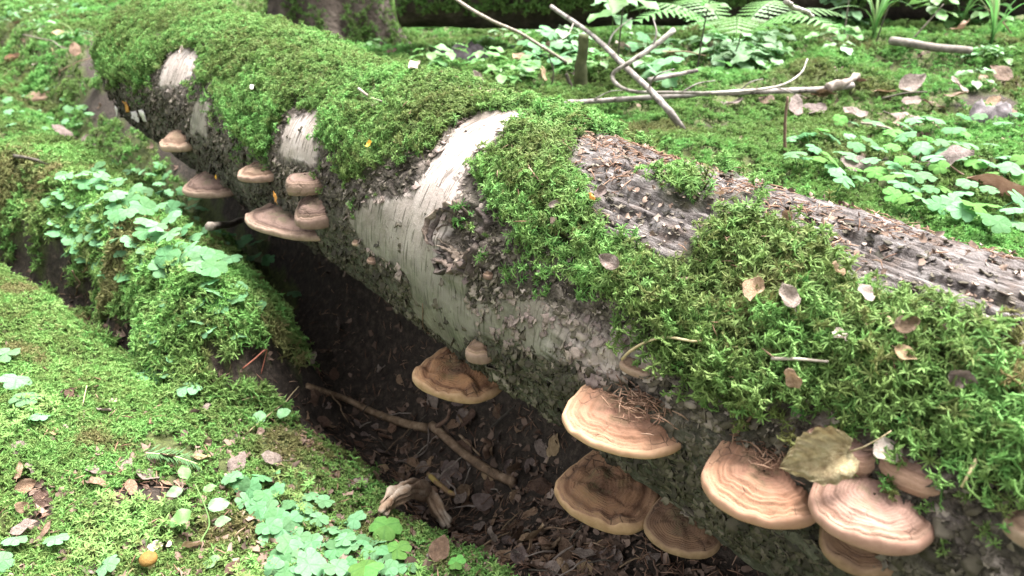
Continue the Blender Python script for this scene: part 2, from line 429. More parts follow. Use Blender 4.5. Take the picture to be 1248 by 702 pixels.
# ------------------------------------------------------------------ mesh helpers
class MB:
    def __init__(s): s.v, s.f, s.n, s.mi, s.a = [], [], 0, [], []
    def add(s, V, Fc, mi=0, a=None):
        V = np.asarray(V, float); s.v.append(V); s.f += [tuple(int(i) + s.n for i in f) for f in Fc]; s.mi += [mi] * len(Fc)
        s.a.append(np.zeros(len(V)) if a is None else np.broadcast_to(np.asarray(a, float), (len(V),))); s.n += len(V); return s
    def tube(s, pts, rad, seg=6, mi=0, a=None, lump=0.0, cap=True):
        P = np.asarray(pts, float); n = len(P); rad = np.broadcast_to(np.asarray(rad, float), (n,))
        T = np.gradient(P, axis=0); T /= np.linalg.norm(T, axis=1)[:, None] + 1e-12
        ref = np.array([0, 0, 1.]) if abs(T[0][2]) < .8 else np.array([1., 0, 0])
        V = []; ang = np.arange(seg) * 2 * math.pi / seg; A = []
        for i in range(n):
            u = np.cross(T[i], ref); u /= np.linalg.norm(u) + 1e-12; v_ = np.cross(u, T[i]); ref = v_
            rr = rad[i] * (1 + lump * noise(P[i][0] * 30 + np.cos(ang) * 1.5, P[i][1] * 30 + np.sin(ang) * 1.5, P[i][2] * 30))
            V.append(P[i] + (rr * np.cos(ang))[:, None] * u + (rr * np.sin(ang))[:, None] * v_)
            A += [0 if a is None else (a if np.isscalar(a) else a[i])] * seg
        V = np.concatenate(V)
        Fc = [(i * seg + j, i * seg + (j + 1) % seg, (i + 1) * seg + (j + 1) % seg, (i + 1) * seg + j) for i in range(n - 1) for j in range(seg)]
        if cap: Fc += [tuple(range(seg))[::-1], tuple((n - 1) * seg + j for j in range(seg))]
        return s.add(V, Fc, mi, A)
    def mesh(s, name, mats, attr=None, smooth=True):
        me = bpy.data.meshes.new(name)
        me.from_pydata(np.concatenate(s.v).tolist() if s.v else [], [], s.f)
        for m in (mats if isinstance(mats, (list, tuple)) else [mats]): me.materials.append(m)
        if len(me.polygons):
            me.polygons.foreach_set('material_index', s.mi)
            me.polygons.foreach_set('use_smooth', [smooth] * len(me.polygons))
        if attr:
            at = me.attributes.new(attr, 'FLOAT', 'POINT'); at.data.foreach_set('value', np.concatenate(s.a))
        me.update(); return me
def link(name, me, parent=None, loc=None):
    o = bpy.data.objects.new(name, me); COL.objects.link(o)
    if parent is not None: o.parent = parent
    if loc is not None: o.location = loc
    return o
def tag(o, label=None, cat=None, group=None, kind=None):
    for k_, v_ in (('label', label), ('category', cat), ('group', group), ('kind', kind)):
        if v_: o[k_] = v_
    return o
def empty(name, label, cat, loc=(0, 0, 0), group=None):
    o = bpy.data.objects.new(name, None); COL.objects.link(o); o.location = loc; o.empty_display_size = .05
    return tag(o, label, cat, group)
def frame(z, x=None, yaw=0.0):
    z = Vector(z).normalized(); x = Vector(x) if x is not None else (Vector((1, 0, 0)) if abs(z.x) < .9 else Vector((0, 1, 0)))
    y = z.cross(x).normalized(); x = y.cross(z)
    return Matrix((x, y, z)).transposed() @ Matrix.Rotation(yaw, 3, 'Z')
def put(o, p, z=(0, 0, 1), yaw=0.0, sc=1.0, x=None):
    o.matrix_basis = Matrix.Translation(Vector(p)) @ frame(z, x, yaw).to_4x4() @ Matrix.Diagonal((sc, sc, sc, 1)) if np.isscalar(sc) else \
        Matrix.Translation(Vector(p)) @ frame(z, x, yaw).to_4x4() @ Matrix.Diagonal((*sc, 1))
    return o
def grid_faces(n, m, wrap=False):
    i, j = np.meshgrid(np.arange(n - 1), np.arange(m if wrap else m - 1), indexing='ij'); j2 = (j + 1) % m
    return np.stack([i * m + j, i * m + j2, (i + 1) * m + j2, (i + 1) * m + j], -1).reshape(-1, 4)
def fast_mesh(name, V, Q, mats, attrs=None):
    me = bpy.data.meshes.new(name); V = np.asarray(V, np.float32); Q = np.asarray(Q, np.int32)
    me.vertices.add(len(V)); me.vertices.foreach_set('co', V.ravel())
    k = Q.shape[1]; me.loops.add(Q.size); me.loops.foreach_set('vertex_index', Q.ravel())
    me.polygons.add(len(Q)); me.polygons.foreach_set('loop_start', np.arange(len(Q), dtype=np.int32) * k)
    me.polygons.foreach_set('use_smooth', np.ones(len(Q), bool))
    for m in (mats if isinstance(mats, (list, tuple)) else [mats]): me.materials.append(m)
    for a, val in (attrs or {}).items():
        at = me.attributes.new(a, 'FLOAT', 'POINT'); at.data.foreach_set('value', np.asarray(val, np.float32).ravel())
    me.update(calc_edges=True); me.validate(); return me

# ------------------------------------------------------------------ ground sheet
ang = np.concatenate([np.linspace(-52, 52, 380), np.linspace(52, 308, 70)[1:-1]]); ang = np.radians(ang)
rad_ = np.concatenate([[.002], np.geomspace(.12, 90, 350)])
ga, gr = np.meshgrid(ang, rad_, indexing='xy')
gx, gy = gr * np.sin(ga), gr * np.cos(ga); gzv = gz(gx, gy)
lit = litter(gx, gy).astype(float)
gzv = gzv + np.where(gr < 9, lit * .010 * fbm(gx * 22, gy * 22, 3., 3) + (1 - lit) * .017 * fbm(gx * 13, gy * 13, 6., 3), 0)
Q = grid_faces(len(rad_), len(ang), True)[:, ::-1]
me = fast_mesh('ground', np.stack([gx, gy, gzv], -1).reshape(-1, 3), Q, SOIL, {'litter': lit})
tag(link('ground', me), 'brown forest soil with moss between litter', None, None, 'structure')

# ------------------------------------------------------------------ scatter by geometry nodes
def scatter_tree(coll, mat=None):
    ng = bpy.data.node_groups.new('scatter', 'GeometryNodeTree')
    ng.interface.new_socket('Geometry', in_out='INPUT', socket_type='NodeSocketGeometry')
    ng.interface.new_socket('Geometry', in_out='OUTPUT', socket_type='NodeSocketGeometry')
    nn = ng.nodes; gi = nn.new('NodeGroupInput'); go = nn.new('NodeGroupOutput')
    ip = nn.new('GeometryNodeInstanceOnPoints'); ci = nn.new('GeometryNodeCollectionInfo')
    ci.inputs['Collection'].default_value = coll; ci.inputs['Separate Children'].default_value = True; ci.inputs['Reset Children'].default_value = True
    def na(name, typ):
        q = nn.new('GeometryNodeInputNamedAttribute'); q.data_type = typ; q.inputs['Name'].default_value = name
        return next(o for o in q.outputs if o.enabled)
    er = nn.new('FunctionNodeEulerToRotation')
    ng.links.new(na('rot', 'FLOAT_VECTOR'), er.inputs[0])
    ng.links.new(gi.outputs[0], ip.inputs['Points']); ng.links.new(ci.outputs[0], ip.inputs['Instance'])
    ip.inputs['Pick Instance'].default_value = True
    ng.links.new(na('idx', 'INT'), ip.inputs['Instance Index']); ng.links.new(er.outputs[0], ip.inputs['Rotation'])
    ng.links.new(na('scl', 'FLOAT_VECTOR'), ip.inputs['Scale']); ng.links.new(ip.outputs[0], go.inputs[0])
    return ng
def euler_from(z, yaw):
    """Euler XYZ angles taking local +Z to z after turning by yaw about it."""
    z = z / np.linalg.norm(z, axis=1)[:, None]
    ref = np.where(np.abs(z[:, :1]) < .9, np.array([[1., 0, 0]]), np.array([[0, 1., 0]]))
    y = np.cross(z, ref); y /= np.linalg.norm(y, axis=1)[:, None]; x = np.cross(y, z)
    c, s_ = np.cos(yaw)[:, None], np.sin(yaw)[:, None]
    X = x * c + y * s_; Y = -x * s_ + y * c
    ry = np.arcsin(np.clip(-X[:, 2], -1, 1)); rx = np.arctan2(Y[:, 2], z[:, 2]); rz = np.arctan2(X[:, 1], X[:, 0])
    return np.stack([rx, ry, rz], -1)
def scatter(name, coll, P, Z, scl, tint=None, dry=None, parent=None, mat=None):
    n = len(P); me = bpy.data.meshes.new(name); me.vertices.add(n); me.vertices.foreach_set('co', np.asarray(P, np.float32).ravel())
    yaw = rng.uniform(0, 2 * math.pi, n)
    def at(nm, typ, v, f='value'):
        a = me.attributes.new(nm, typ, 'POINT'); a.data.foreach_set(f, np.ascontiguousarray(v).ravel())
    at('rot', 'FLOAT_VECTOR', euler_from(Z, yaw).astype(np.float32), 'vector')
    scl = np.asarray(scl, np.float32); scl = np.repeat(scl[:, None], 3, 1) if scl.ndim == 1 else scl
    at('scl', 'FLOAT_VECTOR', scl, 'vector')
    at('idx', 'INT', rng.integers(0, len(coll.objects), n).astype(np.int32))
    at('tint', 'FLOAT', np.asarray(rng.uniform(0, 1, n) if tint is None else tint, np.float32))
    at('dry', 'FLOAT', np.asarray(np.zeros(n) if dry is None else dry, np.float32))
    o = link(name, me, parent)
    md = o.modifiers.new('scatter', 'NODES'); md.node_group = scatter_tree(coll)
    if mat: me.materials.append(mat)
    o['kind'] = 'stuff'
    return o
def unlinked(name, meshes):
    c = bpy.data.collections.new(name)
    for i, m in enumerate(meshes): c.objects.link(bpy.data.objects.new(m.name, m))
    return c

# moss shoots
def shoot(seed, mat, h=.026, nb=9, blen=.010, br=.0009, leaf=.0026, lean=.5, droop=.35):
    r = np.random.default_rng(seed); b = MB()
    ld = r.uniform(0, 2 * math.pi); t = np.linspace(0, 1, 5)
    st = np.stack([lean * h * t ** 1.8 * math.cos(ld), lean * h * t ** 1.8 * math.sin(ld), h * (t - .18 * t ** 3)], -1)
    def strand(P, r0, t0, t1, nl):
        b.tube(P, np.linspace(r0, r0 * .35, len(P)), 3, 0, list(np.linspace(t0, t1, len(P))), cap=False)
        for q in range(nl):
            u = (q + .7) / nl * (len(P) - 1); i = min(int(u), len(P) - 2); c = P[i] + (P[i + 1] - P[i]) * (u - i)
            d = P[i + 1] - P[i]; d /= np.linalg.norm(d) + 1e-9
            a = r.normal(size=3); a -= d * (a @ d); a /= np.linalg.norm(a) + 1e-9; sd = np.cross(d, a)
            L = leaf * r.uniform(.7, 1.25); tt = t0 + (t1 - t0) * (u / (len(P) - 1))
            tip = c + (d * .62 + a * .8) * L
            b.add([c - sd * L * .24, c + sd * L * .24, tip], [(0, 1, 2)], 0, [tt, tt, min(1, tt + .18)])
    strand(st, br * 1.2, 0, .85, 7)
    for q in range(nb):
        u = r.uniform(.22, 1.0) if q else 1.0; i = min(int(u * 4), 3); c = st[i] + (st[i + 1] - st[i]) * (u * 4 - i)
        az = q * 2.4 + r.normal() * .4; L = blen * r.uniform(.6, 1.25) * (1.2 - .45 * u); e = .55 + .5 * (1 - u)
        tt = np.linspace(0, 1, 4)
        d = np.array([math.cos(az), math.sin(az), 0])
        P = c + (tt * L)[:, None] * d * (.85) + (L * (e * tt - droop * 1.6 * tt ** 2))[:, None] * UP
        strand(P, br, .15 + .6 * u, .45 + .55 * u, 7)
    return b.mesh('moss_shoot', mat, 'tipness')
def rosette(seed, mat, h=.017, wh=4, per=7, L=.009, wd=.00075):
    r = np.random.default_rng(seed); b = MB(); ld = r.uniform(0, 6.28); t = np.linspace(0, 1, 4)
    st = np.stack([.4 * h * t ** 2 * math.cos(ld), .4 * h * t ** 2 * math.sin(ld), h * t], -1); b.tube(st, [.0012, .0010, .0009, .0006], 3, 0, [0, .2, .45, .7], cap=False)
    for q in range(wh):
        u = .35 + .65 * q / (wh - 1); i = min(int(u * 3), 2); c = st[i] + (st[i + 1] - st[i]) * (u * 3 - i); k = per - (q == wh - 1)
        for j in range(k):
            az = 6.28 * (j + .5 * q) / k + r.normal() * .25; d = np.array([math.cos(az), math.sin(az), 0]); sd = np.array([-d[1], d[0], 0]); l = L * r.uniform(.65, 1.2) * (1.1 - .3 * u); up = .25 + .8 * u * (q / (wh - 1))
            tt = np.array([0, .35, .7, 1.]); C_ = c + d * (l * tt * .9)[:, None] + UP * (l * (up * tt - (.75 - .2 * u) * tt ** 2))[:, None]; w_ = wd * np.array([.7, 1.0, .65, .05]) * r.uniform(.8, 1.2)
            V = np.concatenate([C_ - sd * w_[:, None], C_ + UP * (w_ * .6)[:, None], C_ + sd * w_[:, None]]); A = np.tile(.15 + .45 * u + .42 * tt, 3)
            b.add(V, [(e, e + 1, e + 5, e + 4) for e in range(3)] + [(e + 4, e + 5, e + 9, e + 8) for e in range(3)], 0, np.clip(A, 0, 1))
    return b.mesh('moss_rosette', mat, 'tipness')
LOG_SHOOTS = unlinked('log_shoots', [shoot(20 + i, MOSS_LOG, h=.027, nb=8, blen=.0140, br=.0011, leaf=.0042, lean=.7) for i in range(3)] + [rosette(120 + i, MOSS_LOG, L=.008 + .0015 * (i % 3)) for i in range(4)] + [shoot(30 + i, MOSS_LOG, h=.017, nb=9, blen=.0080, br=.0007, leaf=.0030, lean=.4) for i in range(5)])
GND_SHOOTS = unlinked('ground_shoots', [shoot(40 + i, MOSS_GND, h=.017, nb=8, blen=.0100, br=.0010, leaf=.0036, lean=.35, droop=.15) for i in range(6)])
FAR_SHOOTS = unlinked('far_shoots', [shoot(60 + i, MOSS_BACK_M, h=.028, nb=9, blen=.016, br=.0014, leaf=.0055, lean=.4, droop=.2) for i in range(5)])

# ------------------------------------------------------------------ THE LOG
LOG = empty('fallen_birch_log', 'big fallen birch log covered in green moss with bracket fungi along its side', 'log', tuple(C0 - UP * .2))
sg = np.concatenate([np.linspace(S0, -.25, 60)[:-1], np.linspace(-.25, S1, 560)])
tg = np.concatenate([np.linspace(-1.15, 2.55, 300), np.linspace(2.55, 2 * math.pi - 1.15, 60)[1:-1]])
tw = (tg + math.pi) % (2 * math.pi) - math.pi
ss, tt = np.meshgrid(sg, tg, indexing='ij'); _, tww = np.meshgrid(sg, tw, indexing='ij')
V = logpt(ss, tww)
jag = .05 * fbm(np.cos(tww) * 2.2, np.sin(tww) * 2.2, 3., 3) + .03 * np.cos(tww)
V = V + (sstep(S1 - .25, S1, ss) * jag)[..., None] * AX
rn_ = 1 - .10 * sstep(S1 - .06, S1, ss)
ctr = C0 + ss[..., None] * AX; V = ctr + (V - ctr) * np.where(True, 1, 1) ; 
cc = (V - C0) @ AX
ctr = C0 + cc[..., None] * AX; V = ctr + (V - ctr) * rn_[..., None]
Q = grid_faces(len(sg), len(tg), True)
nv = V.reshape(-1, 3); m = len(tg)
E0 = len(nv); nv = np.concatenate([nv, [C0 + AX * (S0 + .03)], [C0 + AX * (S1 - .09)]])
wh = gsample(G_WHITE, ss, tww); stp = gsample(G_STRIP, ss, tww); mo = gsample(G_MOSS, ss, tww)
wh = sstep(.25, .75, wh + .55 * fbm(ss * 60, tww * 14, 1., 3))
wh = wh * (1 - .85 * sstep(.02, .25, fbm(ss * 55, tww * 11, 4., 3)) * sstep(.66, .74, (ss * 0 + .7)) * ((ss < .62) & (tww > .9)))
low = sstep(1.15, 1.75, tww + .25 * fbm(ss * 7, tww * 2, 5., 3)); 
alg = np.clip(low * .7 * (1 - .55 * wh) + .40 * sstep(.95, 1.4, tww) * wh * sstep(.55, .65, ss) + .18 * sstep(.0, .5, fbm(ss * 10, tww * 3, 8., 3)), 0, 1)
ex = np.zeros(2)
q4 = Q[:, ::-1]
caps = [(E0, i, (i + 1) % m, (i + 1) % m) for i in range(m)]
me = fast_mesh('bark', nv, q4, BARK, {'white': np.append(wh.ravel(), ex), 'strip': np.append(stp.ravel(), ex), 'algae': np.append(alg.ravel(), ex), 'mossy': np.append(np.clip(mo * 1.1, 0, 1).ravel(), ex)})
uvl = me.uv_layers.new(name='UVMap'); li = np.empty(len(me.loops), np.int32); me.loops.foreach_get('vertex_index', li)
UVv = np.stack([np.append(ss.ravel(), ex), np.append(tt.ravel() * .22, ex)], -1)
uvl.data.foreach_set('uv', UVv[li].astype(np.float32).ravel())
bark = link('bark', me, LOG); bark.matrix_parent_inverse = Matrix.Translation(-Vector(LOG.location))
WOOD = simple('broken_wood', [(.3, (.06, .04, .028)), (.55, (.16, .11, .08)), (.75, (.30, .24, .19))], 30, bump=.8, bd=.006)
for base, c in ((0, E0), ((len(sg) - 1) * m, E0 + 1)):
    ring = nv[base:base + m][::6]; k_ = len(ring); mid = nv[c] * .5 + ring * .5 + .02 * rng.normal(size=(k_, 1)) * AX
    Vc = np.concatenate([ring, mid, [nv[c]]])
    Fc = [(i, (i + 1) % k_, k_ + (i + 1) % k_, k_ + i) for i in range(k_)] + [(k_ + i, k_ + (i + 1) % k_, 2 * k_) for i in range(k_)]
    o = link('broken_end', MB().add(Vc, Fc if base == 0 else [f[::-1] for f in Fc]).mesh('broken_end', WOOD), LOG)
    o.matrix_parent_inverse = Matrix.Translation(-Vector(LOG.location))

# moss on the log
def log_moss(n, s0, s1, t0, t1):
    s = rng.uniform(s0, s1, n); t = rng.uniform(t0, t1, n); mk = gsample(G_MOSS, s, t)
    clump = fbm(s * 16, t * 3.6, 2.2, 3)
    keep = rng.uniform(0, 1, n) < sstep(.25, .8, mk) * np.clip(.72 + 1.1 * clump, .12, 1)
    return s[keep], t[keep]
s1_, t1_ = log_moss(64000, -.8, 1.0, -1.0, 1.45)
s2_, t2_ = log_moss(85000, 1.0, S1 + .02, -1.2, 1.45)
sL, tL = np.concatenate([s1_, s2_]), np.concatenate([t1_, t2_])
# thin hanging moss below the cushions
n = 9000; s = rng.uniform(-.3, 2.7, n); t = rng.uniform(.5, 1.75, n)
above = gsample(G_MOSS, s, t - .28); k_ = (rng.uniform(0, 1, n) < above * .45 * sstep(-.2, .35, fbm(s * 9, t * 3, 1.3, 3))) & (gsample(G_WHITE, s, t) < .3)
sL, tL = np.concatenate([sL, s[k_]]), np.concatenate([tL, t[k_]])
P = logpt(sL, tL, -.003); Nn = lognrm(tL); TD = -np.sin(tL)[:, None] * UP + np.cos(tL)[:, None] * NH
Z = Nn + .35 * UP * np.clip(np.cos(tL), 0, 1)[:, None] + TD * (.9 * np.clip(np.sin(tL), 0, 1) ** 1.5)[:, None] + .42 * rng.normal(size=P.shape)
sc = rng.uniform(.65, 1.3, len(P)) * (1.04 - .20 * sstep(.3, 1.3, sL)) * (1 + .25 * np.clip(fbm(sL * 8, tL * 2, 5.5, 2), -.6, .8))
dryf = sstep(.32, .8, fbm(sL * 9, tL * 2.4, 12., 3)) * .7 * (1 - sstep(.3, .6, sL)) + .5 * rng.uniform(0, 1, len(P)) ** 5
tn = np.clip(.5 + .75 * fbm(sL * 5, tL * 1.4, 15., 2) + .22 * rng.normal(size=len(P)), 0, 1)
mo_ = scatter('moss', LOG_SHOOTS, P, Z, sc, tn, np.clip(dryf, 0, 1), LOG, MOSS_LOG)
mo_.matrix_parent_inverse = Matrix.Translation(-Vector(LOG.location))

# ------------------------------------------------------------------ moss on the ground
def visible_front(x, y, mar=.25):
    return np.abs(x) < .70 * (y + .35) + mar
def gscatter(n, rmin, rmax, keepf):
    u = rng.uniform(0, 1, n); r = rmin * (rmax / rmin) ** u if rmin > 0 else rmax * np.sqrt(u)
    a = rng.uniform(R(-60), R(60), n); x, y = r * np.sin(a), r * np.cos(a); k = keepf(x, y); return x[k], y[k]
def dlog(x, y): return (x - C0[0]) * NH[0] + (y - C0[1]) * NH[1], (x - C0[0]) * AX[0] + (y - C0[1]) * AX[1]
def keep_near(x, y):
    d, s = dlog(x, y); l = litter(x, y)
    l = l & ~((rng.uniform(0, 1, len(x)) < .50) & (d > .27) & (s < 1.0) & (fbm(x * 9, y * 9, 33., 3) > -.02))
    return (~l) & ~((np.abs(d) < .12) & (s < 2.8)) & (d > -.1) & (rng.uniform(0, 1, len(x)) < np.clip(.8 + .9 * fbm(x * 11, y * 11, 3., 3), .2, 1) * np.where((s < 1.25) & (d < .9), .30 + .70 * sstep(.42, .85, d + .16 * fbm(x * 7, y * 7, 71., 3)), 1))
a_, b_ = gscatter(215000, .45, 2.7, keep_near)
P = np.stack([a_, b_, gz(a_, b_) + .001], -1); nz = gnrm(a_, b_)
Z = nz + .3 * UP + .35 * rng.normal(size=P.shape)
rr = np.hypot(a_, b_); sc = rng.uniform(.65, 1.25, len(P)) * np.clip(.75 + .25 * rr, .9, 1.6)
hump = 1 - sstep(.15, .3, np.minimum(capsule(a_, b_, M_A, M_B)[0], capsule(a_, b_, M_B, M_C)[0]))
sc *= 1 + .5 * hump
tn = np.clip(.58 + .6 * fbm(a_ * 4, b_ * 4, 9., 3) + .2 * rng.normal(size=len(P)) + .06 * hump, 0, 1)
dr = np.clip(.8 * sstep(.2, .6, fbm(a_ * 6, b_ * 6, 14., 3)) + .5 * rng.uniform(0, 1, len(P)) ** 5, 0, .9)
tag(scatter('carpet_moss', GND_SHOOTS, P, Z, sc, tn, dr, None, MOSS_GND), 'low green carpet of moss covering the ground before the log', 'moss')
STAR = unlinked('star_shoots', [rosette(140 + i, MOSS_GND, h=.020, L=.010, wd=.0009) for i in range(4)])
a2, b2 = gscatter(80000, .45, 2.7, lambda x, y: keep_near(x, y) & (fbm(x * 5, y * 5, 41., 3) > .22))
P = np.stack([a2, b2, gz(a2, b2) + .002], -1)
tag(scatter('star_moss', STAR, P, gnrm(a2, b2) + .4 * UP + .35 * rng.normal(size=P.shape), rng.uniform(.8, 1.5, len(P)), np.clip(rng.normal(.55, .25, len(P)), 0, 1), .6 * rng.uniform(0, 1, len(P)) ** 4, None, MOSS_GND), 'taller tufts of starry moss standing in patches of the carpet', 'moss')
def keep_far(x, y):
    d, s = dlog(x, y); l = litter(x, y)
    return (~l) & ((d < -.22) | (np.hypot(x, y) > 2.6)) & ~((np.abs(d) < .3) & (s < 2.8)) & (rng.uniform(0, 1, len(x)) < np.clip(.75 + .9 * fbm(x * 5, y * 5, 13., 3), .15, 1))
a_, b_ = gscatter(150000, .9, 9.5, keep_far)
P = np.stack([a_, b_, gz(a_, b_) + .001], -1); rr = np.hypot(a_, b_)
Z = gnrm(a_, b_) + .4 * UP + .4 * rng.normal(size=P.shape)
sc = rng.uniform(.6, 1.3, len(P)) * np.clip(.45 + .22 * rr, .7, 2.0) * (1 + .5 * fbm(a_ * 3, b_ * 3, 17., 2))
tn = np.clip(.5 + .9 * fbm(a_ * 1.7, b_ * 1.7, 19., 3) + .2 * rng.normal(size=len(P)), 0, 1)
dr = np.clip(.7 * sstep(.25, .65, fbm(a_ * 2.5, b_ * 2.5, 23., 3)), 0, .8)
tag(scatter('feather_moss_bed', FAR_SHOOTS, P, Z, sc, tn, dr, None, MOSS_BACK_M), 'mossy forest ground rising behind the fallen log', 'moss')

# ------------------------------------------------------------------ bark flakes on the log
def flake(seed, k=3):
    r = np.random.default_rng(seed); b = MB(); n = 4
    u, v = np.meshgrid(np.linspace(-.5, .5, n), np.linspace(0, 1, n), indexing='ij')
    wd = (.65 + .35 * np.sin(np.pi * (v * .8 + .1))) * (1 + .25 * r.normal(size=(1, n)))
    X = u * wd + .10 * r.normal(size=(n, n)); Y = v + .10 * r.normal(size=(n, n)) * (v > .1)
    Zz = .22 * v ** 2 + .16 * (u * 2) ** 2 * r.uniform(-.6, 1) + .03 * r.normal(size=(n, n))
    b.add(np.stack([X, Y, Zz], -1).reshape(-1, 3), grid_faces(n, n)); b.add(np.stack([X * .9, Y * .95, Zz - .09], -1).reshape(-1, 3), [f[::-1] for f in grid_faces(n, n)])
    ed = [i for i in range(n)] + [i * n + n - 1 for i in range(1, n)] + [(n - 1) * n + i for i in range(n - 2, -1, -1)] + [i * n for i in range(n - 2, 0, -1)]
    b.f += [(ed[i], ed[i - 1], ed[i - 1] + n * n, ed[i] + n * n) for i in range(len(ed))]; b.mi += [0] * len(ed)
    return b
def flake_mat(name, stops):
    m, t, b = new_mat(name, .85); k = N(t)
    tint = k.attr('tint', 'INSTANCER').outputs['Fac']
    f = k.tex(70, k.obj(), 4, .7)
    c = k.ramp(k.math('ADD', k.math('MULTIPLY', tint, .75), k.math('MULTIPLY', f, .35)), stops)
    k.l(c, b.inputs['Base Color']); return m
SCALE_M = flake_mat('old_bark_scale', [(.12, (.018, .016, .012)), (.40, (.066, .056, .038)), (.62, (.135, .115, .088)), (.82, (.30, .25, .21)), (1.0, (.52, .44, .385))])
PINKF_M = simple('pinkish_bark_flake', [(.3, (.11, .08, .065)), (.5, (.24, .185, .16)), (.75, (.42, .35, .315))], 60, bump=.6)
SCALES = unlinked('bark_scales', [flake(80 + i).mesh('bark_scale', SCALE_M) for i in range(5)])
inv = Matrix.Translation(-Vector(LOG.location))
n = 60000; s = np.concatenate([rng.uniform(-.3, 1.1, 38000), rng.uniform(1.1, S1, 22000)]); t = rng.uniform(-.2, 2.2, n)
wh_ = gsample(G_WHITE, s, t); mk = gsample(G_MOSS, s, t); st_ = gsample(G_STRIP, s, t)
k_ = (rng.uniform(0, 1, n) < np.where(wh_ > .5, np.where((t > .9) & (s < .66), .22, .025), .9) * (1 - .9 * mk) * (1 - .65 * st_)) & (fbm(s * 12, t * 3, 31., 3) > -.45)
s, t = s[k_], t[k_]; P = logpt(s, t, -.002); TD = -np.sin(t)[:, None] * UP + np.cos(t)[:, None] * NH
X_ = AX + 0 * P
def basis_euler(y, z):
    z = z / np.linalg.norm(z, axis=1)[:, None]; y = y - z * np.sum(y * z, 1)[:, None]; y /= np.linalg.norm(y, axis=1)[:, None]; x = np.cross(y, z)
    return np.stack([np.arctan2(y[:, 2], z[:, 2]), np.arcsin(np.clip(-x[:, 2], -1, 1)), np.arctan2(x[:, 1], x[:, 0])], -1)
def place_flat(o, y, z):
    e = basis_euler(y, z).astype(np.float32); o.data.attributes['rot'].data.foreach_set('vector', e.ravel()); return o
sc = .0056 * np.minimum(np.exp(.40 * rng.normal(size=len(s))), 1.9)[:, None] * np.array([1.1, 1.0, 1.0]) * (1 + .5 * (t > 1.2))[:, None]
o = scatter('bark_scales', SCALES, P, lognrm(t), sc, np.clip(rng.beta(1.5, 2.2, len(s)) * (1.05 - .45 * sstep(1.1, 1.6, t)) + .30 * fbm(s * 6, t * 2, 4., 2) + .38 * (wh_[k_] > .05) * (t < 1.4) * (s < .8), 0, 1), None, LOG, SCALE_M)
place_flat(o, TD + .5 * rng.normal(size=P.shape), lognrm(t) + .25 * rng.normal(size=P.shape)); o.matrix_parent_inverse = inv
# larger pinkish flakes along the edges of the white skin: one object each
fm = [flake(90 + i).mesh('bark_flake', PINKF_M) for i in range(6)]
cand_s = rng.uniform(-.05, 1.3, 30000); cand_t = rng.uniform(.0, 1.7, 30000)
g_ = gsample(G_WHITE, cand_s, cand_t); mk = gsample(G_MOSS, cand_s, cand_t)
pinkzone = inpoly(cand_s, cand_t, WHITE_P[1]) | inpoly(cand_s, cand_t, WHITE_P[5])
ok = (((g_ > .12) & (g_ < .8)) | (pinkzone & (fbm(cand_s * 25, cand_t * 5, 2., 2) > .0))) & (mk < .3) & (np.hypot(cand_s - KN_S, (cand_t - KN_T) * .21) > .03)
ok &= rng.uniform(0, 1, 30000) < np.where(pinkzone, .5, .22)
idx = np.nonzero(ok)[0][:285]
for i in idx:
    s, t = cand_s[i], cand_t[i]; p = logpt(s, t, .0005); td = -math.sin(t) * UP + math.cos(t) * NH
    o = link('bark_flake', random.choice(fm), LOG); o.matrix_parent_inverse = inv
    put(o, p, Vector(lognrm(t) + .28 * rng.normal(size=3)), 0, float(min(.016, .0072 * math.exp(.45 * rng.normal()))), x=Vector(np.cross(td + .5 * rng.normal(size=3), lognrm(t))))
# the knot: dark folded layers round a hollow
KNOT_M = simple('knot_layer', [(.30, (.035, .026, .022)), (.50, (.13, .095, .075)), (.74, (.34, .27, .225))], 45, bump=.9, bd=.004)
KNOT_D = simple('knot_lip', [(.3, (.02, .016, .013)), (.55, (.075, .058, .048)), (.75, (.22, .18, .15))], 50, bump=.9, bd=.004)
kr = empty('knot', None, None, (0, 0, 0)); kr.parent = LOG; kr.matrix_parent_inverse = inv
def kp(du, dv, off): return logpt(np.array(KN_S + du), np.array(KN_T + dv / .21), off, False)
def fold(j, rad, a0, a1, width, lift, mat):
    """One torn layer of bark curling round the hollow."""
    n_, m_ = 22, 5; a = np.linspace(a0, a1, n_); V = []
    for x in a:
        k = .72 + .62 * max(0, math.cos(x - .1)) ** 3 + .26 * noise(x * 1.9, j * 3.1) + .12 * noise(x * 6, j * 3.1)
        for q_ in np.linspace(0, 1, m_):
            r_ = rad * 1.3 * k + 1.25 * width * (q_ - .3) * (1 + .5 * noise(x * 5, j, q_)) * math.sin(math.pi * (x - a0) / (a1 - a0)) ** .5
            V.append(kp(r_ * 1.1 * math.cos(x), r_ * math.sin(x), lift + .016 * q_ * (1 - q_) * 2 + .008 * noise(x * 7, q_ * 3, j) - .013 * q_ ** 3))
    V = np.array(V); Fc = [tuple(f) for f in grid_faces(n_, m_)]
    nV = V - .003 * lognrm(np.full(len(V), KN_T)); b = MB().add(V, Fc).add(nV, [f[::-1] for f in Fc])
    return link('bark_fold', b.mesh('bark_fold', mat), kr)
